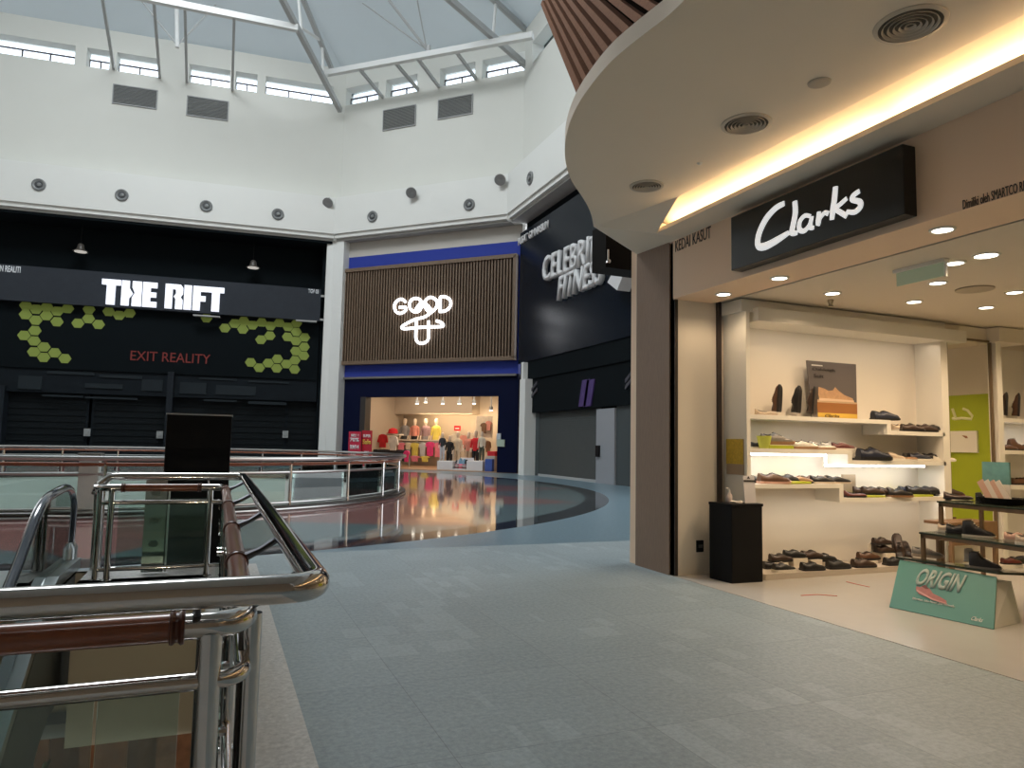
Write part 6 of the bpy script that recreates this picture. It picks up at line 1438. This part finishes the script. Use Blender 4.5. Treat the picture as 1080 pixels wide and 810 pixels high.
# the pale boot points the other way
trow([(990, 561, 'sneaker', 'beige', 'white', .95), (999, 562, 'derby', 'black', 'black', 1.1), (1016, 565, 'boot', 'black', 'white', 1.0), (1060, 571, 'sneaker', 'pinkish', 'beige', 1.0), (1072, 574, 'sneaker', 'beige', 'white', 1.0)], .75, 0, 'on the middle table', 'shoes on the display tables', -1.25)
trow([(996, 526, 'pump', 'darkbrown', 'black', 1.0), (1029, 529, 'boot', 'black', 'black', .62)], T3z, 0, 'on the tallest table', 'shoes on the display tables', -1.2)
p = on(1057, 532, 'z', T3z)
o = empty('shoe_tray', p, 'black tray holding a tan sandal and pale papers on the tallest table', 'tray')
mb = MB(); mb.lathe([(0, .005), (.16, .005), (.19, .07), (.18, .07), (.15, .02), (0, .02)], p, 20, sx=1, sy=1.3); mb.build('tray', black_matt, o)
for k in range(4):
    q0 = p + V((0, .12 - .06 * k, .03)); mb = MB(); d = V((.02, .12, .20)).normalized() * .24; mb.bar(q0, q0 + d, .07, .012, up=(1, 0, 0)); tag(mb.build('card' if k else 'sandal', M('tray_card_%d' % (k % 2), [(.62, .38, .28), (.72, .64, .55)][k % 2], .6)), 'pale card leaning in the black tray, %s from the left' % ORD[k] if k else 'tan strap sandal leaning out of the black tray', 'card' if k else 'shoe')
a = on(1037, 529, 'x', 7.75); b_ = on(1066, 533, 'x', 7.75); z1_ = on(1040, 487, 'x', 7.75).z; zm = on(1040, 510, 'x', 7.75).z
o = empty('standing_card', (7.75, (a.y + b_.y) / 2, T3z), 'standing card, teal above and white below, on the tallest table', 'sign')
mb = MB(); mb.box((7.75, b_.y, T3z), (7.77, a.y, zm)); mb.build('white_base', shelf_mat, o)
mb = MB(); mb.box((7.75, b_.y, zm), (7.77, a.y, z1_)); mb.build('teal_picture', M('teal_card', (.16, .36, .35), .4, var=.3, scale=12), o)
text('lettering', 'ORIGIN', V((7.748, a.y - .05, T3z + .09)), (0, -1, 0), (0, 0, 1), (a.y - b_.y) * .7, .05, M('card_text', (.2, .2, .2), .5), o, .002)
# bench seen beyond the tables
p0 = on(1004, 545, 'y', 6.9); 
o = empty('low_bench', (10.0, 6.6, 0), 'brown panelled bench low behind the display tables', 'bench')
bx_a = on(1003, 552, 'y', 6.7).x; bx_b = on(1052, 552, 'y', 6.7).x; zt_ = on(1020, 551, 'y', 6.7).z; zb2 = on(1020, 575, 'y', 6.7).z
mb = MB(); mb.box((bx_a, 6.7, max(.2, zb2)), (bx_b, 6.74, zt_)); mb.box((bx_a, 6.74, zt_ - .04), (bx_b, 7.1, zt_)); mb.build('panel', M('bench_wood', (.22, .12, .06), .5, var=.2, scale=8), o)
for x in (bx_a, bx_b - .05):
    mb = MB(); mb.box((x, 6.7, .005), (x + .05, 6.75, max(.2, zb2))); mb.build('leg', tw, o)
zf = .05
mb = MB(); mb.box((9.9, 6.75, .005), (12.3, 7.1, zf)); tag(mb.build('floor_plinth', shelf_mat), 'low white plinth on the floor under the mirror and second bay', 'plinth')
row([(1052, 'derby', 'burgundy', 'black', 6.85, 1.0), (1062, 'derby', 'black', 'black', 6.85, 1.1), (1072, 'derby', 'black', 'black', 6.85, 1.1)], zf, 6.85, 'on the low plinth behind the tables', 'shoes on the low plinth', -.3)

# mall structures round the camera that shade and reflect
cw = M('corridor_wall', (.46, .36, .27), .7)
mb = MB(); mb.box((-26.5, -8.3, -5), (FX, -8, 14.3)); struct(mb.build('wall_behind', cw))
mb = MB(); mb.box((-26.5, -8, -5), (-26.2, 50, 14.3)); struct(mb.build('wall_left', cw))
mb = MB(); mb.box((-26.5, -8.3, 14.2), (FX + .4, 8.2, 14.5)); struct(mb.build('ceiling', white_wall))
mb = MB(); mb.box((FX + .05, -8, 4.8), (6, 8.3, 14.2)); struct(mb.build('wall_above', white_wall))

for k, (x, y) in enumerate(((-2.6, 1.6), (-.9, 1.6))):  # unseen lamps added to brighten the beige fascia inside the void
    o = empty('lower_fill_lamp', (x, y, -1.9), 'round unseen fill lamp added on the level below to brighten the void', 'ceiling light', 'added fill lamps near the void')
    mb = MB(); mb.lathe([(0, 0), (.2, 0), (.22, .08), (.0, .1)], (x, y, -1.9), 18); mb.build('bowl', E('lower_fill_glow', (1, .85, .65), 3), o)
    light('POINT', (x, y, -2.1), 130, (1, .85, .62), .15, name='lower_fill_light')
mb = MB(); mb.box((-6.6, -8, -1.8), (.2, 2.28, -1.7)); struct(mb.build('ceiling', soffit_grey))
